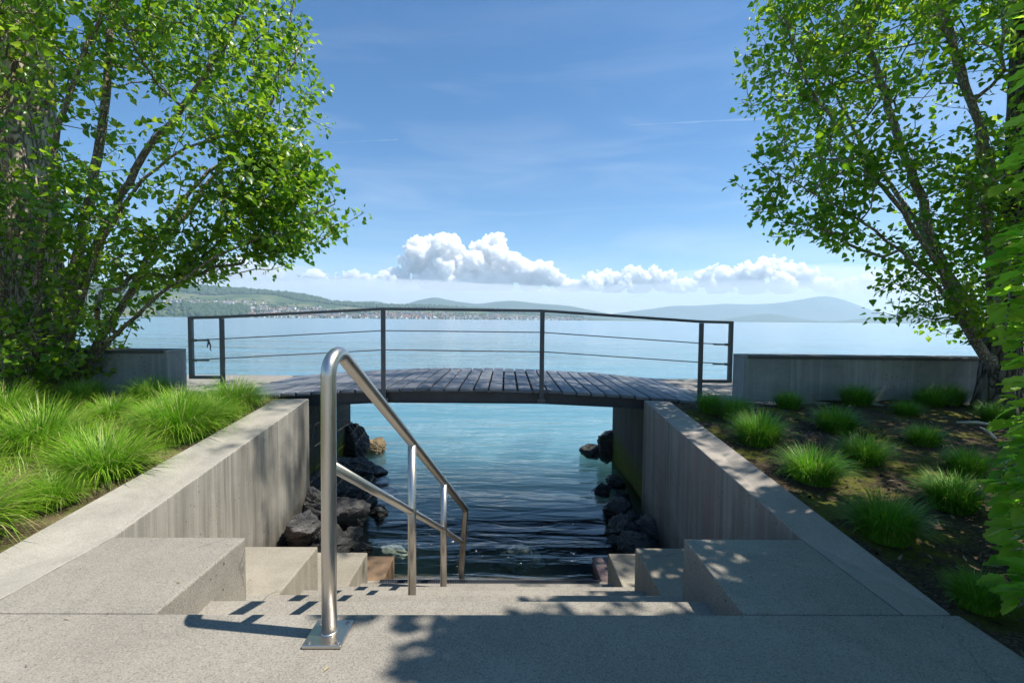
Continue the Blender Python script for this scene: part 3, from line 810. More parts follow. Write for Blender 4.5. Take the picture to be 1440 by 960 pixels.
def in_poly(x, z, poly):
    x = np.asarray(x); z = np.asarray(z); c = np.zeros(x.shape, bool); n = len(poly)
    for i in range(n):
        (x1, z1), (x2, z2) = poly[i], poly[(i + 1) % n]
        cond = ((z1 > z) != (z2 > z)) & (x < (x2 - x1) * (z - z1) / ((z2 - z1) if z2 != z1 else 1e-9) + x1)
        c ^= cond
    return c
def fill_poly(poly, n, y0, depth, gap=.0, gs=.9, seed=0):
    """cluster centres inside a side view outline, spread through the crown's depth, with gaps"""
    P = np.array(poly); out = []
    r = np.random.default_rng(seed)
    lo = P.min(0); hi = P.max(0)
    while len(out) < n:
        x = r.uniform(lo[0], hi[0], 4000); z = r.uniform(lo[1], hi[1], 4000)
        k = in_poly(x, z, poly); x = x[k]; z = z[k]
        y = y0 + depth * (r.beta(1.6, 1.6, len(x)) * 2 - 1)
        Q = np.stack([x, y, z], -1)
        Q = Q[fbm(Q * gs + seed, 3) > gap]
        out += list(Q)
    return np.array(out[:n])

def leaf_clusters(tips, per, size, spread, axis_c, tint_f, up=.55, droop=.25):
    """leaf bases, directions, upper sides, lengths and tints round the twig ends"""
    A = np.array([t[0] for t in tips]); B = np.array([t[1] for t in tips])
    n = len(tips); ti = np.repeat(np.arange(n), per)
    t = np.tile(np.linspace(-.15, 1.15, per), n) + rng.normal(0, .08, n * per)
    d = norm(B - A); L = np.minimum(np.linalg.norm(B - A, axis=1), .3)
    base = B[ti] - d[ti] * ((1 - t) * np.maximum(L[ti], .2))[:, None]
    side = rng.normal(size=(n * per, 3)); side -= d[ti] * (side * d[ti]).sum(1, keepdims=True); side = norm(side)
    P = base + side * rng.uniform(.02, spread, n * per)[:, None]
    D = norm(side * .9 + d[ti] * .5 + np.array([0, 0, -droop]) + rng.normal(0, .25, (n * per, 3)))
    N = norm(np.array([0, 0, up]) + rng.normal(0, .5, (n * per, 3)))
    S = size * rng.uniform(.5, 1.35, n * per)
    T = np.clip(tint_f(P) + rng.normal(0, .25, n * per), 0, 1)
    return P, D, N, S, T

# ------------------------------------------------------------------ left poplar
def left_tree():
    r = empty('poplar_tree', (-5.45, 5.6, .25))
    tag(r, 'sunlit poplar with thick pale trunk and many upright shoots, left of the bridge', 'tree')
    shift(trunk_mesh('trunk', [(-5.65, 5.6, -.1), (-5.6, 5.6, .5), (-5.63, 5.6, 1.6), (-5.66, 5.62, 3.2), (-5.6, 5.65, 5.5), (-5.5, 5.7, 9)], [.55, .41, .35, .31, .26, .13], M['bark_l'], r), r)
    sk = Skeleton()
    sk.add((-5.45, 5.5, .25), -1, .05)
    L = sk.limb
    L([(-5.15, 5.45, .5), (-4.8, 5.35, 1.9), (-4.45, 5.3, 3.2), (-4.3, 5.3, 4.6), (-4.2, 5.4, 6.5)], .095, .03)
    L([(-5.1, 5.4, .5), (-4.55, 5.2, 1.7), (-3.95, 5.1, 2.7), (-3.2, 5.05, 3.6), (-2.7, 5.1, 4.6), (-2.5, 5.2, 5.6)], .085, .015)
    L([(-5.0, 5.45, .4), (-4.35, 5.25, 1.1), (-3.85, 5.2, 1.9), (-3.45, 5.2, 2.5), (-2.8, 5.3, 3.2), (-2.3, 5.4, 4.2)], .06, .012)
    L([(-5.0, 5.4, .35), (-4.2, 5.1, .95), (-3.55, 5.0, 1.45), (-2.9, 5.0, 1.85), (-2.25, 5.05, 2.15), (-1.85, 5.1, 2.35)], .045, .007)
    L([(-5.05, 5.35, .35), (-4.5, 5.0, 1.25), (-3.95, 4.8, 2.1), (-3.3, 4.7, 2.7), (-2.5, 4.75, 3.05)], .055, .009)
    L([(-5.3, 5.2, .4), (-5.1, 4.8, 1.6), (-4.8, 4.5, 3.0), (-4.5, 4.4, 4.8)], .05, .015)
    L([(-5.5, 5.15, .4), (-5.55, 4.7, 1.4), (-5.4, 4.4, 2.7), (-5.3, 4.3, 4.2)], .045, .012)
    L([(-5.2, 5.3, .4), (-4.95, 5.0, 1.0), (-4.7, 4.85, 2.0), (-4.4, 4.8, 3.2), (-3.9, 4.9, 4.6), (-3.6, 5.0, 6.2)], .06, .014)
    L([(-5.2, 5.8, .5), (-4.7, 6.1, 1.6), (-4.0, 6.3, 2.8), (-3.2, 6.4, 4.0), (-2.8, 6.4, 5.4)], .07, .015)
    L([(-5.9, 5.5, .5), (-6.5, 5.4, 2.0), (-7.0, 5.3, 4.0), (-7.2, 5.3, 6.5)], .08, .02)
    L([(-5.4, 5.6, 4.5), (-4.9, 5.5, 6.2), (-4.7, 5.4, 8.5)], .1, .02)
    for k in range(16):                                      # suckers round the foot
        a = rng.uniform(-2.2, .5); b = np.array([-5.4 + .5 * math.cos(a), 5.5 + .5 * math.sin(a), .25])
        L([b, b + [.25 * math.cos(a) + rng.normal(0, .1), .3 * math.sin(a), .7], b + [.5 * math.cos(a) + rng.normal(0, .2), .4 * math.sin(a), rng.uniform(1.1, 1.9)]], .014, .004)
    poly = [(-8.3, .5), (-4.75, .35), (-4.45, .55), (-4.35, .85), (-3.95, 1.15), (-3.75, 1.45), (-3.2, 1.65), (-2.7, 1.85), (-2.1, 2.0), (-1.80, 2.2), (-1.78, 2.45), (-2.05, 2.95), (-2.35, 3.2), (-2.25, 3.8), (-2.3, 4.3), (-2.45, 4.7), (-2.5, 5.5), (-3.1, 7.4), (-4.2, 9.6), (-6.5, 9.8), (-8.4, 7.0)]
    vis = [(-6.6, .4), (-4.75, .35), (-4.45, .55), (-4.35, .85), (-3.95, 1.15), (-3.75, 1.5), (-3.4, 1.7), (-2.35, 3.2), (-2.25, 3.8), (-2.3, 4.3), (-2.45, 4.9), (-6.6, 4.9)]
    arm = [(-3.6, 1.55), (-3.2, 1.68), (-2.7, 1.85), (-2.1, 2.02), (-1.85, 2.2), (-1.82, 2.42), (-2.05, 2.9), (-2.5, 3.2), (-3.3, 2.4)]
    C = np.vstack([fill_poly(poly, 480, 5.4, 1.5, .45, .9, 3), fill_poly(vis, 1000, 5.1, 1.0, .46, 1.2, 4), fill_poly(arm, 210, 5.1, .45, .43, 1.6, 5), fill_poly([(-2.7, 1.85), (-2.1, 2.02), (-1.84, 2.2), (-1.82, 2.42), (-2.1, 2.75), (-2.7, 2.9)], 80, 5.15, .4, .36, 1.6, 6)])
    tips = sk.grow(C)
    shift(sk.wood('limb', M['twig_l'], r), r)
    f = lambda P: .30 + .75 * (fbm(P * .9 + 4, 3) - .35)
    a = leaf_clusters(tips, 19, .064, .135, None, f)
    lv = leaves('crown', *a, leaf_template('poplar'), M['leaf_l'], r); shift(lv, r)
left_tree()

# ------------------------------------------------------------------ right poplar
def right_tree():
    r = empty('poplar_tree', (5.15, 4.9, .22))
    tag(r, 'backlit poplar with leaning grey limbs and dark trunk, right of the bridge', 'tree')
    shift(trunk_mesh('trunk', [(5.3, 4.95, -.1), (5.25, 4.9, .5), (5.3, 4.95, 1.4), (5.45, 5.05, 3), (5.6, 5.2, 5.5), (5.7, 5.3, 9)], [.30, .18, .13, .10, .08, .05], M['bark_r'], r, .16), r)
    sk = Skeleton()
    sk.add((5.25, 4.9, .3), -1, .05)
    L = sk.limb
    L([(5.15, 4.88, .75), (4.8, 4.85, 1.15), (4.45, 4.85, 1.9), (4.25, 4.9, 2.6), (4.0, 5.0, 3.4), (3.75, 5.1, 4.4), (3.5, 5.2, 6.0), (3.4, 5.2, 9.5)], .075, .016)
    L([(5.2, 4.9, .9), (5.05, 4.9, 2.0), (4.95, 4.9, 3.0), (4.55, 4.95, 4.2), (4.35, 5.0, 6.2), (4.3, 5.0, 11)], .07, .016)
    L([(4.9, 4.86, 1.0), (4.4, 4.7, 1.6), (3.9, 4.65, 2.25), (3.35, 4.65, 2.9), (2.85, 4.7, 3.7), (2.65, 4.8, 4.9)], .045, .010)
    L([(4.75, 4.86, 1.2), (4.2, 4.7, 1.65), (3.6, 4.6, 2.05), (2.95, 4.55, 2.4), (2.45, 4.55, 2.65)], .035, .006)
    L([(5.1, 4.85, 1.1), (4.7, 4.6, 2.1), (4.3, 4.4, 3.2), (3.7, 4.3, 4.3), (3.2, 4.3, 5.6)], .05, .012)
    L([(5.3, 5.0, 1.2), (5.4, 4.8, 2.4), (5.4, 4.6, 3.8), (5.2, 4.5, 5.8)], .07, .02)
    L([(5.3, 5.1, 1.0), (4.9, 5.5, 2.2), (4.4, 5.9, 3.4), (3.8, 6.1, 4.8)], .06, .015)
    L([(5.5, 5.0, 1.0), (6.2, 4.9, 2.2), (6.8, 4.8, 4.2), (7.0, 4.8, 6.5)], .08, .02)
    L([(5.4, 4.7, 1.2), (6.0, 4.1, 2.4), (6.3, 3.6, 4.2)], .06, .012)
    poly = [(4.95, 1.0), (4.3, 1.25), (4.1, 1.55), (3.75, 1.85), (3.2, 2.1), (2.6, 2.4), (2.34, 2.65), (2.4, 2.95), (2.75, 3.1), (2.9, 3.3), (2.5, 3.7), (2.4, 4.2), (2.45, 5.0), (2.7, 7), (3.6, 9.2), (5.2, 10.2), (7.4, 8.5), (8.4, 5), (8.0, 2), (7.0, .9)]
    vis = [(4.95, 1.0), (4.3, 1.25), (4.1, 1.55), (3.75, 1.85), (3.2, 2.1), (2.6, 2.4), (2.34, 2.65), (2.45, 2.9), (2.85, 3.2), (2.5, 3.7), (2.45, 4.2), (2.55, 5.0), (6.3, 5.0), (6.3, 1.1)]
    C = np.vstack([fill_poly(poly, 420, 4.9, 1.7, .46, .9, 13), fill_poly([(2.5, 4.7), (2.3, 6), (2.4, 8.5), (2.9, 11), (4, 13), (5.3, 13.6), (7, 11), (8, 6), (7.6, 4.7)], 1000, 5.8, 3.0, .36, .7, 15), fill_poly(vis, 760, 4.8, .9, .47, 1.25, 14), fill_poly([(4.3, 2.6), (4.2, 4), (4.4, 6.5), (5.5, 8), (7.6, 7), (8.2, 4), (7, 2.4)], 420, 3.5, .95, .38, .8, 16), fill_poly([(4.9, 1.0), (4.25, 1.25), (3.6, 1.9), (3.0, 2.2), (3.1, 2.9), (4.9, 3.1)], 120, 4.75, .6, .44, 1.2, 17)])
    C = C[(C[:, 2] > 6.4) | (C[:, 0] / C[:, 1] > np.interp(C[:, 2], [1.5, 2.3, 2.7, 3.05, 3.3, 3.7, 4.2, 4.7, 6.4], [.50, .475, .46, .51, .545, .48, .475, .50, .50]))]      # the crown is narrower towards the lake
    tips = sk.grow(C)
    shift(sk.wood('limb', M['twig_r'], r), r)
    f = lambda P: .25 + .7 * (fbm(P * .9 + 9, 3) - .35)
    a = leaf_clusters(tips, 18, .062, .135, None, f)
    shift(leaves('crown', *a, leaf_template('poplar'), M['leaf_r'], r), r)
right_tree()

# ------------------------------------------------------------------ near broad-leaved tree at the right edge
def near_tree():
    r = empty('broadleaf_tree', (3.3, 1.1, -.03))
    tag(r, 'near tree with big bright toothed leaves hanging along the right edge', 'tree')
    shift(trunk_mesh('trunk', [(3.3, 1.1, -.2), (3.3, 1.1, .6), (3.35, 1.05, 2), (3.3, 1.0, 4), (3.3, 1.0, 6)], [.17, .12, .10, .08, .03], M['bark_r'], r, .06, 20), r)
    r2 = np.random.default_rng(31)
    B = []; P = []; D = []; N = []; S = []; T = []; s0 = []; s1 = []; q0 = []; q1 = []
    n = 0
    while n < 1380:
        if n < 130:                                              # the sunny face beside the bed
            y = r2.uniform(2.1, 2.7); z = r2.uniform(.0, 3.7); xt = 1.055 * y + abs(r2.normal(0, .10)) + .05 * math.sin(z * 2.3 + 1)
        elif n < 175:                                            # low shoots beside the pavement corner
            y = r2.uniform(1.66, 2.1); z = r2.uniform(.0, 1.1); xt = max(1.86, 1.06 * y) + abs(r2.normal(0, .07))
        elif n < 235:
            gx = r2.uniform(.95, 1.7); gy = r2.uniform(1.85, 2.45); z = r2.uniform(2.2, 4.6); xt = gx + .57 * z; y = gy - .07 * z
            if xt < 1.13 * y + .10: continue
        elif n < 1180:                                            # the canopy that shades the pavement
            gx = r2.uniform(-.42, 1.9); gy = r2.uniform(.7, 1.90); z = r2.uniform(.4, 5.3); xt = gx + .57 * z; y = gy - .07 * z
            if xt < max(1.80, 1.13 * y + .10) or xt > 4.6: continue
        else:
            y = r2.uniform(-1.6, 1.5); z = r2.uniform(.25, 5.4); xt = max(1.75, 1.13 * y + .12) + r2.uniform(0, 2.6)
            if (z - 2.6) ** 2 / 9.5 + (xt - 3.2) ** 2 / 4.2 > 1: continue
        n += 1
        ln = r2.uniform(.38, .62); a = r2.normal(0, .35)
        d = np.array([-math.cos(a), math.sin(a) * .8, r2.uniform(-.30, .05)]); d /= np.linalg.norm(d)
        tip = np.array([xt, y, z]) - d * .07; b = tip - d * ln + np.array([0, 0, .04])
        s0.append(b); s1.append(tip); q0.append(.006); q1.append(.002)
        h = np.array([3.3 + r2.normal(0, .05), 1.05, max(.5, b[2] - abs(b[0] - 3.3) * .35 - .1)])
        mid = (h + b) / 2 + np.array([0, 0, .10]); s0 += [h, mid]; s1 += [mid, b]; q0 += [.014, .010]; q1 += [.010, .006]
        sd = np.cross(d, [0, 0, 1]); sd /= np.linalg.norm(sd); m = 11
        for k in range(m):
            t = (k + .3) / (m - .7); s = (1 if k % 2 else -1)
            P.append(b + d * ln * t + np.array([0, 0, -.005])); 
            tipw = 1 if k == m - 1 else 0
            D.append(d * (.75 + tipw) + sd * s * (.75 * (1 - tipw)) + np.array([0, 0, -.10]) + r2.normal(0, .22, 3))
            N.append(np.array([0, 0, 1.]) + r2.normal(0, .42, 3) + np.array([-.1, -.05, 0]))
            S.append((r2.uniform(.055, .145) if n <= 175 else r2.uniform(.09, .16)) * (.78 if 130 <= n <= 175 else 1)); T.append(np.clip(.45 + r2.normal(0, .2) + .15 * math.sin(n), 0, 1))
    A = lambda v: np.array(v, float)
    shift(tubes('branch', A(s0), A(s1), A(q0), A(q1), M['twig_r'], r, 6), r)
    shift(leaves('crown', A(P), A(D), A(N), A(S), A(T), leaf_template_toothed(), M['leaf_n'], r), r)
near_tree()

# ------------------------------------------------------------------ grass tufts
def tuft_mesh(name, seed, nb, length, rad, lean, mat, dry=.05):
    r2 = np.random.default_rng(seed); K = 5
    a = r2.uniform(0, 2 * PI, nb); q = np.sqrt(r2.uniform(0, 1, nb)); B = np.stack([np.cos(a) * q * rad, np.sin(a) * q * rad, np.full(nb, -.03)], -1)
    out = np.stack([np.cos(a), np.sin(a), 0 * a], -1) + r2.normal(0, .45, (nb, 3)) * [1, 1, 0]; out = norm(out)
    ln = length * r2.uniform(.35, 1.2, nb); le = lean * (q * .9 + .25) * r2.uniform(.6, 1.35, nb); w = r2.uniform(.0016, .0032, nb)
    sd = np.stack([-out[:, 1], out[:, 0], 0 * a], -1)
    V = np.zeros((nb, K * 2, 3)); p = B.copy(); th = le * .35
    for k in range(K):
        wk = w * (1 - (k / (K - 1)) ** 2 * .93)
        V[:, 2 * k] = p - sd * wk[:, None]; V[:, 2 * k + 1] = p + sd * wk[:, None]
        st_ = ln / (K - 1)
        p = p + (out * np.sin(th)[:, None] + np.array([0, 0, 1.]) * np.cos(th)[:, None]) * st_[:, None]
        th = np.minimum(th + le * .55, 2.5)
    TF = np.array([(2 * k, 2 * k + 1, 2 * k + 3, 2 * k + 2) for k in range(K - 1)])
    F = (TF[None] + (np.arange(nb) * 2 * K)[:, None, None]).reshape(-1, 4)
    t = np.clip(r2.normal(.42, .17, nb), 0, .84); t = np.where(r2.random(nb) < dry, .95, t)
    o = np_mesh(name, V.reshape(-1, 3), F, mat, None, True, np.repeat(t, 2 * K))
    return o
NBL = 2600
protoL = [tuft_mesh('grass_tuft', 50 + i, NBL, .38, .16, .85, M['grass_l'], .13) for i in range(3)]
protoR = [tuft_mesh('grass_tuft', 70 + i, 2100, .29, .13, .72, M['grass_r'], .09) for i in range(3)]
LT = [(-2.80, 2.28, .66, 'nearest bright grass tuft at the left border of the picture, beside the concrete edge'),
      (-2.66, 3.10, .68, 'large bright grass mound leaning over the left concrete wall'),
      (-3.49, 3.53, .76, 'bright grass mound left of the largest mound, in the middle of the bed'),
      (-2.68, 3.85, .64, 'bright grass tuft by the left wall just behind the large mound'),
      (-2.72, 4.70, .56, 'dark half shaded grass tuft at the far end of the left wall'),
      (-3.75, 4.98, .62, 'deep green shaded grass tuft in front of the left parapet end'),
      (-3.55, 4.25, .48, 'grass tuft with a straw coloured centre in the left bed'),
      (-4.49, 4.21, .62, 'grass tuft at the left picture border below the poplar trunk'),
      (-4.35, 4.85, .46, 'small shaded grass tuft under the left poplar shoots'),
      (-3.35, 2.62, .66, 'bright grass tuft cut by the left picture border, second from the front'),
      (-3.60, 3.02, .52, 'wispy grass tuft beside a dry straw patch at the left border'),
      (-2.62, 2.72, .34, 'small thin grass tuft between the nearest tuft and the large mound'),
      (-2.62, 4.24, .48, 'short grass tuft leaning on the left wall beyond the middle mounds'),
      (-3.08, 3.42, .46, 'small bright grass tuft between the two middle mounds'),
      (-3.15, 4.55, .50, 'pale bright grass tuft behind the straw centred tuft'),
      (-3.0, 4.05, .5, 'bright grass tuft between the wall tufts and the straw centred tuft')]
RT_ = [(2.11, 4.76, .40, 'dark grass tuft at the right bridge corner by the wall end'),
       (2.22, 4.47, .48, 'fresh green grass tuft just before the right bridge corner tuft'),
       (2.10, 3.83, .50, 'dense deep green grass tuft beside the right wall, before the bridge corner pair'),
       (2.99, 4.90, .38, 'small grass tuft close to the right parapet wall'),
       (2.08, 3.12, .52, 'sunlit yellow green grass tuft glowing beside the right wall'),
       (2.98, 4.16, .52, 'broad deep green grass tuft in the middle of the right bed'),
       (3.89, 5.12, .48, 'grass tuft at the foot of the long parapet wall'),
       (2.67, 3.42, .44, 'deep green grass tuft right behind the sunlit one'),
       (2.02, 2.42, .40, 'shaded grass tuft near the right wall, in front of the sunlit one'),
       (4.65, 5.05, .44, 'grass tuft below the parapet wall, left of the dark trunk'),
       (4.05, 4.66, .38, 'grass tuft with pale dry blades, mid way to the dark trunk'),
       (3.47, 3.81, .42, 'dark grass tuft just in front of the tuft with pale dry blades'),
       (2.69, 2.74, .42, 'dark grass tuft near the hanging leaves in the right bed'),
       (3.27, 3.24, .38, 'dim grass tuft behind the dark one near the hanging leaves'),
       (5.0, 5.22, .46, 'bright grass tuft between the parapet wall and the dark trunk'),
       (1.97, 1.88, .28, 'nearest sparse dark grass tuft beside the pavement corner'),
       (4.75, 4.45, .38, 'small dark grass tuft in front of the dark trunk')]
def place_tufts(T, protos, base_w, grp):
    used = set()
    for i, (x, y, w, lab) in enumerate(T):
        k = i % len(protos); p = protos[k]
        o = p if k not in used else p.copy()
        if k in used: col.objects.link(o)
        used.add(k)
        s = w / base_w * random.uniform(.84, 1.08)
        o.location = (x, y, float(bed_z(y)) + .01); o.rotation_euler = (0, 0, random.uniform(0, 6.28)); o.scale = (s, s, s * random.uniform(.9, 1.1))
        tag(o, lab, 'grass tuft', grp)
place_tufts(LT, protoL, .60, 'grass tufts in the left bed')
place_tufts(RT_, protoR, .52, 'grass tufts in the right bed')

# thin low grass between the left tufts
def low_grass():
    r2 = np.random.default_rng(5); nb = 9000
    x = -2.45 - r2.gamma(1.4, .9, nb); y = r2.uniform(1.2, 5.3, nb)
    k = fbm(np.stack([x * 1.2, y * 1.2, 0 * x], -1), 3) > .43; x = x[k]; y = y[k]; nb = len(x)
    a = r2.uniform(0, 6.28, nb); ln = r2.uniform(.06, .2, nb); le = r2.uniform(.4, 1.6, nb)
    B = np.stack([x, y, bed_z(y)], -1); o_ = np.stack([np.cos(a), np.sin(a), 0 * a], -1); sd = np.stack([-np.sin(a), np.cos(a), 0 * a], -1) * .0028
    M1 = B + o_ * (ln * .5 * np.sin(le * .5))[:, None] + [0, 0, 1] * (ln * .5 * np.cos(le * .5))[:, None]; E_ = M1 + o_ * (ln * .5 * np.sin(le))[:, None] + [0, 0, 1] * (ln * .5 * np.cos(le))[:, None]
    V = np.stack([B - sd, B + sd, M1 - sd * .8, M1 + sd * .8, E_ - sd * .1, E_ + sd * .1], 1)
    TF = np.array([(0, 1, 3, 2), (2, 3, 5, 4)]); F = (TF[None] + (np.arange(nb) * 6)[:, None, None]).reshape(-1, 4)
    t = np.where(r2.random(nb) < .45, .97, np.clip(r2.normal(.5, .15, nb), 0, .85))
    o = np_mesh('low_grass', V.reshape(-1, 3), F, M['grass_l'], None, True, np.repeat(t, 6)); tag(o, 'thin low grass and straw between the tufts of the left bed', 'grass', kind='stuff')
low_grass()

# bark chips and dead bits on the right bed
def litter():
    r2 = np.random.default_rng(8); n = 5200
    x = 1.80 + r2.gamma(1.5, 1.0, n); y = r2.uniform(.6, 5.35, n); a = r2.uniform(0, 6.28, n); l = r2.uniform(.006, .028, n); w = l * r2.uniform(.15, .45, n)
    z = bed_z(y) + bumpz(x[:, None], y[:, None], .10, 2.6).ravel() + .006
    D = np.stack([np.cos(a), np.sin(a), r2.normal(0, .35, n)], -1); S_ = np.stack([-np.sin(a), np.cos(a), r2.normal(0, .35, n)], -1)
    C = np.stack([x, y, z], -1); d = D * l[:, None]; s = S_ * w[:, None]
    V = np.stack([C - d - s * .4, C + s * -1, C + d, C + s], 1); F = (np.array([(0, 1, 2, 3)])[None] + (np.arange(n) * 4)[:, None, None]).reshape(-1, 4)
    t = NT('bark_chips'); at_ = t.n('ShaderNodeAttribute', attribute_name='tint').outputs['Fac']
    m = t.done(t.pbr(t.ramp(at_, [(0, (.02, .014, .01)), (.6, (.10, .07, .045)), (1, (.32, .27, .20))]), .9))
    o = np_mesh('bark_chips', V.reshape(-1, 3), F, m, None, False, np.repeat(r2.random(n) ** 2, 4)); tag(o, 'brown bark chips and dead bits scattered on the shaded soil', 'bark chips', kind='stuff')
litter()
def stick(pts, r, label):
    m = MB(); m.tube(pts, r, 8); tag(m.build('fallen_stick', M['pale_rock'], smooth=True), label, 'stick')
stick([(4.20, 4.28, .235), (4.33, 4.22, .25), (4.46, 4.17, .235)], [.010, .014, .008], 'pale peeled stick lying flat on the dark soil before the trunk')
stick([(4.12, 3.86, .19), (4.16, 3.95, .23), (4.15, 4.02, .25)], [.012, .010, .005], 'short pale stick poking up from the dark soil')
m = MB(); m.add([(2.30, 2.66, .065), (2.335, 2.645, .075), (2.385, 2.665, .07), (2.34, 2.69, .078)], [(0, 1, 2, 3)])
lf = m.build('fallen_leaf', M['leaf_r']); sdm = lf.modifiers.new('th', 'SOLIDIFY'); sdm.thickness = .001
tag(lf, 'single pale fallen leaf on the moss near the shaded tufts', 'leaf')

# ------------------------------------------------------------------ the far shore
def hpx(x): return 449.4 + .0095 * (x - 712)
def far_u(x): return (x - 712) / 660.0
def far_h(x, y, dist): return CAM_H + (hpx(x) - y) / 660.0 * dist     # height of a far crest seen at that elevation

def mat_hill():
    t = NT('far_hill_cover'); p = t.pos()
    a = t.n('ShaderNodeAttribute', attribute_name='tint').outputs['Fac']
    n = t.noise(p, .006, 4, .6)
    fields = t.ramp(t.noise(t.pos((.004, .0015, .004)), 1.0, 3, .5), [(.3, (.03, .055, .022)), (.5, (.06, .09, .032)), (.62, (.14, .145, .07)), (.75, (.045, .07, .025))])
    wood = t.mix(t.noise(p, .03, 3), (.012, .03, .012), (.035, .065, .022))
    return t.done(t.pbr(t.mix(t.math('GREATER_THAN', t.math('ADD', a, t.math('MULTIPLY', t.math('SUBTRACT', n, .5), .5)), .5), fields, wood), .95, spec=.1))
M['hill'] = mat_hill()
M['wood_far'] = mat_paint('far_foliage', (.03, .06, .02), .95)
HP = [(-900, 380), (-300, 392), (100, 402), (200, 402), (240, 402), (270, 404), (300, 406), (340, 408), (380, 411), (410, 414), (440, 419), (470, 426), (510, 429), (560, 431), (600, 431), (650, 434), (700, 437), (760, 441), (820, 446), (880, 451), (1000, 453)]
hx = np.array([q[0] for q in HP], float); hy = np.array([q[1] for q in HP], float)
def shore_d(u): return np.interp(u, [-2.4, -1.0, -.7, -.4, 0, .2, .4], [2300, 2500, 2700, 3300, 4300, 5600, 6500])
def hill_pt(u, s):
    """s = 0 at the shore, 1 at the crest"""
    u = np.asarray(u, float); s = np.asarray(s, float)
    D = shore_d(u) + s * 1900
    px = 712 + 660 * u; crest = np.maximum(far_h(px, np.interp(px, hx, hy), shore_d(u) + 1900) - WATER_Z, 2)
    sm = np.where(s < 1, .10 * np.minimum(s / .08, 1) + .90 * np.clip(s, 0, 1) ** 1.25, 1 - .35 * (s - 1) ** 2)
    nz = fbm(np.stack([u.ravel() * 14, s.ravel() * 5, 0 * u.ravel()], -1), 4).reshape(u.shape) - .5
    z = WATER_Z + crest * sm * (1 + .28 * nz * np.clip(s * 2, 0, 1) * np.clip((1.15 - s) * 3, 0, 1)) + 1.2
    return u * D, D, z
u = np.linspace(far_u(-900), far_u(905), 260); s = np.concatenate([[-.004], np.linspace(0, 1.35, 60)])
U, S_ = np.meshgrid(u, s)
X, Y, Z = hill_pt(U, np.maximum(S_, 0)); Z[0] = WATER_Z - 3
V = np.stack([X, Y, Z], -1).reshape(-1, 3); ii = np.arange(U.size).reshape(U.shape)
F = np.stack([ii[:-1, :-1], ii[:-1, 1:], ii[1:, 1:], ii[1:, :-1]], -1).reshape(-1, 4)
def wooded(U, S_):
    px = 712 + 660 * U
    n = fbm(np.stack([U.ravel() * 16, S_.ravel() * 7, 0 * U.ravel() + 5], -1), 3).reshape(U.shape)
    w = np.clip((S_ - .66) * 6, 0, 1) + (n - .48) * 1.5
    w = np.where((px > 262) & (px < 352) & (S_ < .26 - .0009 * np.abs(px - 305)), 1, w)
    w = np.where((px < 262) & (S_ < .35), 0, w)
    return w
tag(np_mesh('far_hill', V, F, M['hill'], None, True, np.clip(wooded(U, S_), 0, 1).ravel()), kind='structure')

def blobs(name, n, pick, size, mat, label, seed, cat):
    r2 = np.random.default_rng(seed); bm = bmesh.new(); bmesh.ops.create_icosphere(bm, subdivisions=1, radius=1); bv = np.array([v.co[:] for v in bm.verts]); bf = np.array([[v.index for v in f.verts] for f in bm.faces]); bm.free()
    u, s = pick(r2, n); n = len(u); X, Y, Z = hill_pt(u, s); sz = size * r2.uniform(.6, 1.4, n)
    sc = np.stack([sz, sz, sz * r2.uniform(.8, 1.5, n)], -1)
    V = np.stack([X, Y, Z + sz * .35], -1)[:, None] + bv[None] * sc[:, None] * r2.uniform(.75, 1.2, (n, len(bv), 1))
    F = (bf[None] + (np.arange(n) * len(bv))[:, None, None]).reshape(-1, 3)
    tag(np_mesh(name, V.reshape(-1, 3), F, mat), label, cat, kind='stuff')
def pick_wood(r2, n):
    u = r2.uniform(far_u(-300), far_u(820), n * 4); s = r2.uniform(.0, 1.08, n * 4); k = wooded(u, s) > .55
    return u[k][:n], s[k][:n]
def pick_village(r2, n):
    u = r2.uniform(far_u(225), far_u(830), n); s = r2.beta(1, 2.4, n) * .62; return u, s
blobs('far_woodland', 9000, pick_wood, 17, M['wood_far'], 'dark green woodland covering the crest and slopes of the far hill', 3, 'woodland')
blobs('village_greenery', 2600, pick_village, 8, M['wood_far'], 'garden trees between the houses of the far village', 4, 'trees')

# village houses: one mesh each, walls and roof
def house_mesh(name, w, d, h, rh, wall, roof):
    m = MB(); m.box((-w / 2, -d / 2, -6), (w / 2, d / 2, h))
    e = .5
    m.add([(-w / 2 - e, -d / 2 - e, h + .01), (w / 2 + e, -d / 2 - e, h + .01), (w / 2 + e, d / 2 + e, h + .01), (-w / 2 - e, d / 2 + e, h + .01), (-w / 2 - e, 0, h + rh), (w / 2 + e, 0, h + rh)],
          [(0, 1, 5, 4), (2, 3, 4, 5), (0, 4, 3), (1, 2, 5), (3, 2, 1, 0)], 1)
    for k in range(3):
        for fl in range(max(1, int(h / 3))):
            x = -w / 2 + w * (k + .5) / 3
            m.add([(x - .7, -d / 2 - .03, fl * 3 + 1), (x + .7, -d / 2 - .03, fl * 3 + 1), (x + .7, -d / 2 - .03, fl * 3 + 2.3), (x - .7, -d / 2 - .03, fl * 3 + 2.3)], [(0, 1, 2, 3)], 2)
    o = m.build(name, [wall, roof, M['pane']]); return o
M['pane'] = mat_paint('far_window', (.05, .06, .07), .3)
wh = [mat_paint('white_render', (.78, .76, .72), .8), mat_paint('cream_render', (.66, .60, .48), .8), mat_paint('grey_render', (.50, .50, .50), .8)]
rf = [mat_paint('red_brown_tiles', (.22, .11, .075), .85), mat_paint('grey_tiles', (.16, .155, .155), .85), mat_paint('brown_tiles', (.15, .10, .07), .85)]
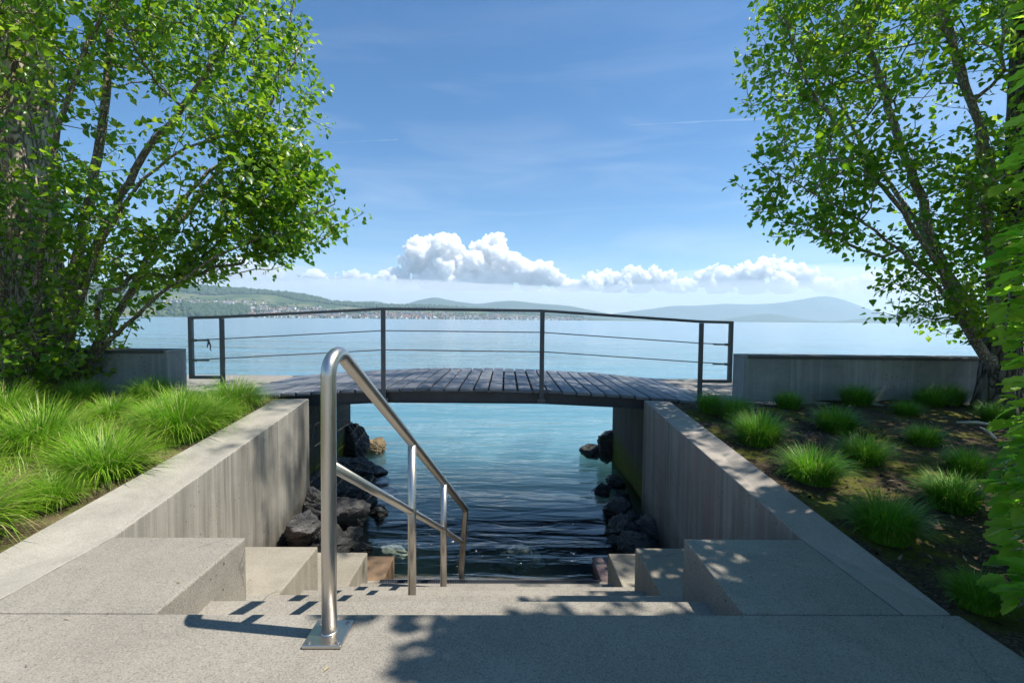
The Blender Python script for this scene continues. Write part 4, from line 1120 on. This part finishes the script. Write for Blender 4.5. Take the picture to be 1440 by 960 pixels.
kinds = [(13, 10, 7, 4.5, 0, 0, 'white'), (11, 10, 6, 4.5, 0, 1, 'white'), (16, 11, 10, 4, 0, 2, 'white'), (12, 10, 6.5, 5, 1, 0, 'cream'), (24, 12, 11, 2.5, 2, 1, 'grey'), (14, 11, 8, 4, 1, 2, 'cream')]
rn = ['red brown', 'dark grey', 'brown']
r2 = np.random.default_rng(21)
protos = []
n_house = 290
pts = []
while len(pts) < n_house:
    px = r2.uniform(238, 800); s = r2.beta(1, 2.2) * .55 if px < 520 else r2.beta(1, 2) * .42
    if r2.random() < .3: s = r2.uniform(.0, .05)
    if px < 352 and s < .28: continue
    if px < 300 and s > .5: continue
    if fbm(np.array([[px * .03, s * 9, 2.2]]), 2)[0] < .43 and s > .06: continue
    pts.append((px, s))
for i, (px, s) in enumerate(pts):
    k = int(r2.integers(0, len(kinds))); w, d, h, rh, wi, ri, wn_ = kinds[k]
    if len(protos) <= k or protos[k] is None:
        while len(protos) <= k: protos.append(None)
        o = protos[k] = house_mesh('village_house', w, d, h, rh, wh[wi], rf[ri])
    else:
        o = protos[k].copy(); col.objects.link(o)
    x, y, z = hill_pt(np.array([far_u(px)]), np.array([s]))
    o.location = (float(x[0]), float(y[0]), float(z[0])); o.rotation_euler = (0, 0, r2.uniform(-.7, .7) + (PI / 2 if r2.random() < .3 else 0)); sc = r2.uniform(1.3, 2.1); o.scale = (sc, sc, sc)
    tag(o, 'tiny far %s village house with a %s roof across the lake' % (wn_, rn[ri]), 'house', 'far %s village houses with %s roofs across the lake' % (wn_, rn[ri]))
m = MB(); r3 = np.random.default_rng(77); cnt = 0
while cnt < 900:
    px = r3.uniform(238, 830); s = r3.beta(1, 2.2) * .6
    if r3.random() < .25: s = r3.uniform(.0, .06)
    if (px < 352 and s < .28) or (px < 300 and s > .5): continue
    if fbm(np.array([[px * .03, s * 9, 2.2]]), 2)[0] < .43 and s > .06: continue
    x, y, z = (float(q[0]) for q in hill_pt(np.array([far_u(px)]), np.array([s]))); w, d, h = r3.uniform(5, 10), r3.uniform(5, 8), r3.uniform(6, 12); rf_ = int(r3.integers(3, 6)); wl = int(r3.integers(0, 3))
    m.box((x - w, y - d, z - 8), (x + w, y + d, z + h), wl)
    m.add([(x - w - .5, y - d - .5, z + h + .02), (x + w + .5, y - d - .5, z + h + .02), (x + w + .5, y + d + .5, z + h + .02), (x - w - .5, y + d + .5, z + h + .02), (x - w - .5, y, z + h + 4), (x + w + .5, y, z + h + 4)], [(0, 1, 5, 4), (2, 3, 4, 5), (0, 4, 3), (1, 2, 5), (3, 2, 1, 0)], rf_); cnt += 1
tag(m.build('village_rooftops', wh + rf), 'remaining far village houses too small and many to count', 'houses', kind='stuff')
# church tower and long yellow building
def on_hill(px, s): 
    x, y, z = hill_pt(np.array([far_u(px)]), np.array([s])); return (float(x[0]), float(y[0]), float(z[0]))
ct = empty('church', on_hill(609, .02)); tag(ct, 'slim reddish church tower with pointed spire at the far village shore', 'church')
brick = mat_paint('reddish_plaster', (.36, .22, .17), .85)
m = MB(); m.box((-4, -4, -5), (4, 4, 30)); m.build('tower', brick, ct)
m = MB(); m.add([(-4.4, -4.4, 30), (4.4, -4.4, 30), (4.4, 4.4, 30), (-4.4, 4.4, 30), (0, 0, 50)], [(0, 1, 4), (1, 2, 4), (2, 3, 4), (3, 0, 4), (3, 2, 1, 0)]); m.build('spire', rf[0], ct)
m = MB(); m.box((4.02, -6, -5), (28, 6, 10)); m.add([(4.02, -6.5, 10), (28.5, -6.5, 10), (28.5, 6.5, 10), (4.02, 6.5, 10), (4.02, 0, 17), (28.5, 0, 17)], [(0, 1, 5, 4), (2, 3, 4, 5), (0, 4, 3), (1, 2, 5)]); m.build('nave', wh[0], ct)
yb = house_mesh('waterfront_building', 52, 16, 15, 4, mat_paint('yellow_render', (.75, .58, .25), .8), rf[1]); yb.location = on_hill(586, .055)
tag(yb, 'long yellow building at the far shore, left of the church tower', 'building')

# ------------------------------------------------------------------ hills and mountains in the haze
def ridge(name, prof, dist, depth, mat, seed, rough=.12, tree=0.0):
    px = np.array([p[0] for p in prof], float); py = np.array([p[1] for p in prof], float)
    x = np.linspace(px[0], px[-1], 260); y = np.interp(x, px, py)
    ker = np.ones(7) / 7; ys_ = np.convolve(np.pad(y, 3, 'edge'), ker, 'valid')
    hgt = np.maximum(far_h(x, ys_, dist) - WATER_Z, 0.5); u = far_u(x)
    t = np.linspace(-1, 1, 25); U, T_ = np.meshgrid(u, t); Hh = np.broadcast_to(hgt, U.shape)
    D = dist + T_ * depth
    pr = np.clip(1 - np.abs(T_) ** 1.25, 0, 1)
    nz = fbm(np.stack([U.ravel() * dist / 700, T_.ravel() * depth / 700, 0 * U.ravel() + seed], -1), 5).reshape(U.shape) - .5
    Z = WATER_Z - 3 + (Hh + 3) * np.clip(pr * (1 + rough * 3 * nz * (1 - pr) * 2) + rough * .35 * nz * pr, 0, 1.2)
    Z += tree * np.clip(pr * 8, 0, 1) * (fbm(np.stack([U.ravel() * dist / 22, T_.ravel() * 40, 0 * U.ravel()], -1), 3).reshape(U.shape))
    V = np.stack([U * D, D, Z], -1).reshape(-1, 3); i = np.arange(U.size).reshape(U.shape)
    F = np.stack([i[:-1, :-1], i[:-1, 1:], i[1:, 1:], i[1:, :-1]], -1).reshape(-1, 4)
    return tag(np_mesh(name, V, F, mat, None, True), kind='structure')
M['far_ridge'] = mat_paint('far_forested_ridge', (.045, .075, .04), .95)
ridge('far_hill', [(430, 436), (470, 431), (505, 424), (530, 423), (548, 428), (570, 428), (590, 422), (612, 418), (640, 424), (672, 428), (700, 424), (722, 423), (760, 427), (800, 430), (830, 436), (870, 444), (900, 452)], 10500, 1500, M['far_ridge'], 2)
ridge('mountain', [(820, 452), (860, 441), (900, 436), (940, 431), (985, 429), (1030, 427), (1060, 428), (1095, 426), (1130, 422), (1152, 417), (1168, 417), (1185, 421), (1205, 427), (1230, 436), (1250, 444), (1275, 440), (1300, 432), (1335, 424), (1400, 418), (1500, 420), (1700, 430)], 13800, 1900, M['far_ridge'], 5, .3)
ridge('low_hill', [(990, 453), (1020, 449), (1045, 445), (1070, 442), (1085, 441), (1105, 444), (1130, 448), (1160, 452), (1180, 454)], 8800, 700, M['far_ridge'], 8, .06)
ridge('low_hill', [(1160, 455), (1200, 449.5), (1230, 446.5), (1255, 442.5), (1285, 439), (1310, 436), (1360, 433), (1430, 431), (1560, 440), (1650, 450)], 7800, 700, M['far_ridge'], 11, .06)
ridge('far_shore', [(800, 451), (860, 449.6), (960, 450.6), (1050, 451.2), (1130, 451.8), (1200, 452.6), (1290, 453), (1400, 453.5), (1600, 456)], 7200, 180, M['far_ridge'], 12, .3, 8)

# small boats far out
def boat(px, dist, L, sail, label):
    r = empty('boat', (far_u(px) * dist, dist, WATER_Z)); tag(r, label, 'boat')
    m = MB(); k = 9; V = []
    for i in range(k):
        t = i / (k - 1); w = L * .16 * (1 - max(0, (t - .45) / .55) ** 2) + .02
        V += [(L * (t - .5), -w, L * .09 + .05 * t * L), (L * (t - .5), -w * .5, -L * .03), (L * (t - .5), w * .5, -L * .03), (L * (t - .5), w, L * .09 + .05 * t * L)]
    m.add(V, [(4 * i + j, 4 * i + j + 1, 4 * i + j + 5, 4 * i + j + 4) for i in range(k - 1) for j in range(3)] + [(4 * i + 3, 4 * i, 4 * i + 4, 4 * i + 7) for i in range(k - 1)] + [(0, 3, 2, 1)])
    m.build('hull', wh[0], r)
    if sail:
        m = MB(); m.tube([(0, 0, L * .1), (0, 0, L * 1.25)], L * .012, 6); m.build('mast', M['wire'], r)
        m = MB(); m.add([(-.05 * L, 0, L * .2), (-.5 * L, .08 * L, L * .22), (-.02 * L, 0, L * 1.2), (-.25 * L, .08 * L, L * .65)], [(0, 1, 3), (0, 3, 2)]); s_ = m.build('sail', wh[0], r); q = s_.modifiers.new('th', 'SOLIDIFY'); q.thickness = .02
    else:
        m = MB(); m.box((-L * .2, -L * .09, L * .1), (L * .1, L * .09, L * .26)); m.build('cabin', M['pane'], r, bevel=.05)
boat(671, 1500, 8, False, 'tiny white motorboat far out before the village shore, left of a railing post')
boat(826, 2600, 11, True, 'tiny white sailboat far out right of the middle of the lake')
boat(865, 2700, 10, True, 'tiny sailboat farthest to the right of the two sails')
boat(1152, 1900, 8, False, 'small dark motorboat far out under the mountains on the right')

# ------------------------------------------------------------------ clouds
def mat_cloud():
    t = NT('cumulus')
    return t.done(t.n('ShaderNodeVolumeScatter', {'Color': (1, 1, 1, 1), 'Density': .013, 'Anisotropy': .0}), vol=True)
M['cloud'] = mat_cloud()
for nm, ty, ns in (('puffs', 'VORONOI', .42), ('small_puffs', 'VORONOI', .17), ('wisps', 'CLOUDS', .10)):
    tx = bpy.data.textures.new(nm, ty); tx.noise_scale = ns
    if ty == 'CLOUDS': tx.noise_depth = 4
CD = 24000.0
def cloud(spheres, base, seed, name='cloud', D=CD, puff=1.0):
    r2 = np.random.default_rng(seed); m = MB()
    bm = bmesh.new(); bmesh.ops.create_icosphere(bm, subdivisions=2, radius=1); bv = np.array([v.co[:] for v in bm.verts]); bf = [tuple(v.index for v in f.verts) for f in bm.faces]; bm.free()
    k = D / 660 / 1000.0
    x0 = np.mean([s[0] for s in spheres]); ox = far_u(x0) * D
    zb = far_h(x0, base, D) / 1000
    allS = []
    for (px, py, r) in spheres:
        r = r * 1.32
        allS.append((px, py, r, r2.normal(0, r * .5)))
        for j in range(7):
            a = r2.uniform(-.2, PI + .2); rr = r * r2.uniform(.28, .5); e = r * r2.uniform(.7, .98)
            allS.append((px + e * math.cos(a), py - e * math.sin(a) * .9, rr, r2.normal(-r * .5, r * .4)))
    for (px, py, r, dy) in allS:
        c = np.array([(px - x0) * k, dy * k, far_h(px, py, D) / 1000]); v = c + bv * r * k
        v[:, 2] = np.where(v[:, 2] < zb, zb - (zb - v[:, 2]) * .12, v[:, 2])
        m.add(v, bf)
    o = m.build(name, M['cloud'], smooth=True); o.location = (ox, D, 0); o.scale = (1000, 1000, 1000)
    q = o.modifiers.new('join', 'REMESH'); q.mode = 'VOXEL'; q.voxel_size = .030; q.use_smooth_shade = True
    for nm, st_, ml in (('puffs', -.26, .35), ('small_puffs', -.15, .35), ('wisps', .14, .5)):
        q = o.modifiers.new(nm, 'DISPLACE'); q.texture = bpy.data.textures[nm]; q.strength = st_ * puff; q.mid_level = ml; q.texture_coords = 'LOCAL'
    dg = bpy.context.evaluated_depsgraph_get(); dg.update()
    me = bpy.data.meshes.new_from_object(o.evaluated_get(dg)); o.modifiers.clear(); o.data = me      # flat hazy base
    P = np.zeros(len(me.vertices) * 3, dtype=np.float32); me.vertices.foreach_get('co', P); P = P.reshape(-1, 3)
    zf = zb + .10 + .16 * (fbm(P * [1.6, 1.6, 0] + seed, 3) - .5)
    P[:, 2] = np.where(P[:, 2] < zf, zf - (zf - P[:, 2]) * .10, P[:, 2]); me.vertices.foreach_set('co', P.ravel()); me.update()
    return tag(o, kind='structure')
cloud([(585, 366, 16), (603, 360, 20), (628, 350, 14), (634, 344, 9), (588, 350, 9), (600, 380, 22), (632, 372, 20), (693, 352, 16), (697, 344, 11), (686, 358, 16), (678, 356, 9), (655, 388, 22), (690, 380, 24), (730, 382, 15), (722, 372, 7), (738, 376, 7), (757, 384, 14), (768, 380, 9), (776, 392, 11), (786, 398, 9), (565, 390, 11), (553, 388, 9), (615, 397, 20), (700, 397, 18), (745, 399, 14), (660, 402, 16)], 412, 3)
cloud([(812, 406, 9), (830, 400, 12), (848, 394, 10), (840, 390, 7), (866, 398, 12), (882, 391, 11), (898, 393, 12), (915, 390, 10), (930, 396, 12), (945, 402, 10), (900, 404, 14), (860, 406, 12), (795, 403, 9), (802, 408, 8), (955, 404, 10)], 414, 4)
cloud([(968, 402, 9), (982, 394, 10), (1000, 388, 11), (1012, 382, 8), (1022, 394, 13), (1045, 388, 13), (1062, 382, 11), (1076, 376, 10), (1086, 372, 8), (1096, 378, 11), (1112, 386, 12), (1128, 393, 11), (1145, 401, 9), (1060, 400, 16), (1095, 400, 15), (1010, 404, 13), (1158, 402, 9), (1170, 406, 8), (955, 406, 8)], 416, 5)
cloud([(447, 386, 7), (440, 390, 8), (456, 389, 6), (428, 392, 5)], 395, 6, D=21000)
cloud([(486, 390, 6), (500, 387, 7), (513, 390, 7), (474, 393, 5), (526, 393, 4)], 396, 7, D=21000)
cloud([(541, 389, 7), (551, 391, 6), (532, 394, 5)], 396, 8, D=21500)
cloud([(300, 384, 9), (322, 378, 10), (345, 374, 9), (372, 380, 9), (392, 386, 7), (335, 388, 12)], 394, 9, D=30000)
cloud([(1172, 408, 7), (1192, 402, 9), (1215, 396, 9), (1232, 404, 9), (1255, 410, 8), (1290, 412, 9)], 416, 10, D=30000)

def cloud_bank(name, x0, x1, y0, y1, D, depth, dens, seed):
    t = NT('thin_cloud'); m_ = t.done(t.n('ShaderNodeVolumeScatter', {'Color': (1, 1, 1, 1), 'Density': dens, 'Anisotropy': .2}), vol=True)
    bm = bmesh.new(); bmesh.ops.create_icosphere(bm, subdivisions=5, radius=1); V = np.array([v.co[:] for v in bm.verts]); F = np.array([[v.index for v in f.verts] for f in bm.faces]); bm.free()
    d = 1 + .5 * (fbm(V * 2.2 + seed, 5) - .5); V = V * d[:, None]
    za, zb = far_h((x0 + x1) / 2, y1, D), far_h((x0 + x1) / 2, y0, D)
    V = V * [(x1 - x0) / 1320 * D, depth, (zb - za) / 2] + [far_u((x0 + x1) / 2) * D, D, (za + zb) / 2]
    tag(np_mesh(name, V, F, m_, None, True), kind='structure')
cloud_bank('cloud_bank', 180, 900, 394, 442, 20500, 2500, .00040, 2)
cloud_bank('cloud_bank', 700, 1500, 396, 444, 20800, 2500, .00020, 5)
cloud_bank('cloud_bank', 230, 470, 368, 410, 27000, 2500, .00030, 8)
cloud_bank('cloud_bank', 900, 1420, 372, 420, 28000, 3000, .00016, 9)

def specks():
    r2 = np.random.default_rng(12); m = MB()
    for i in range(46):
        x = r2.uniform(-.95, .75); y = r2.uniform(4.2, 6.2) if i % 3 else r2.uniform(4.1, 4.6); r_ = r2.uniform(.004, .012); n = 7; ph = r2.uniform(0, 6)
        ring = [(x + r_ * r2.uniform(.6, 1.3) * math.cos(ph + 2 * PI * k / n), y + r_ * r2.uniform(.6, 1.3) * math.sin(ph + 2 * PI * k / n), WATER_Z + .003) for k in range(n)]
        m.add(ring + [(x, y, WATER_Z + .008)], [(k, (k + 1) % n, n) for k in range(n)])
    tag(m.build('floating_foam', wh[0]), 'small white specks of foam and fluff floating near the steps', 'foam', kind='stuff')
specks()

def contrail(a, b, D, r, dens):
    t = NT('contrail_vapour'); m_ = t.done(t.n('ShaderNodeVolumeScatter', {'Color': (1, 1, 1, 1), 'Density': dens, 'Anisotropy': .2}), vol=True)
    P = [Vector((far_u(a[0] + (b[0] - a[0]) * k / 12) * D, D, far_h(a[0] + (b[0] - a[0]) * k / 12, a[1] + (b[1] - a[1]) * k / 12, D))) for k in range(13)]
    m = MB(); m.tube(P, [r * (.3 + .9 * k / 12 + .2 * math.sin(k * 2.1)) for k in range(13)], 12); tag(m.build('contrail', m_, smooth=True), kind='structure')
contrail((880, 181), (1150, 167), 25000, 70, .0011)
contrail((450, 208), (560, 202), 25000, 40, .0011)

def litter_pavement():
    r2 = np.random.default_rng(33); m = MB()
    for i in range(70):
        x = r2.uniform(-2.3, 1.75); y = r2.uniform(.9, 2.4); 
        if y > 1.77 and -1.37 < x < .96: continue
        l = r2.uniform(.004, .016); w = l * r2.uniform(.3, .8); a = r2.uniform(0, 6.3); c, s_ = math.cos(a), math.sin(a); z = .003
        if y > 1.79 and (x < -2.03 or x > 1.57): continue
        m.add([(x - c * l, y - s_ * l, z), (x + s_ * w * .5, y - c * w * .5, z + .003), (x + c * l, y + s_ * l, z + .001), (x - s_ * w * .5, y + c * w * .5, z + .004)], [(0, 1, 2, 3)], int(r2.integers(0, 2)))
    tag(m.build('leaf_litter', [M['cap'], M['tan_rock']]), 'tiny dry leaf bits scattered on the pavement', 'leaf litter', kind='stuff')
litter_pavement()
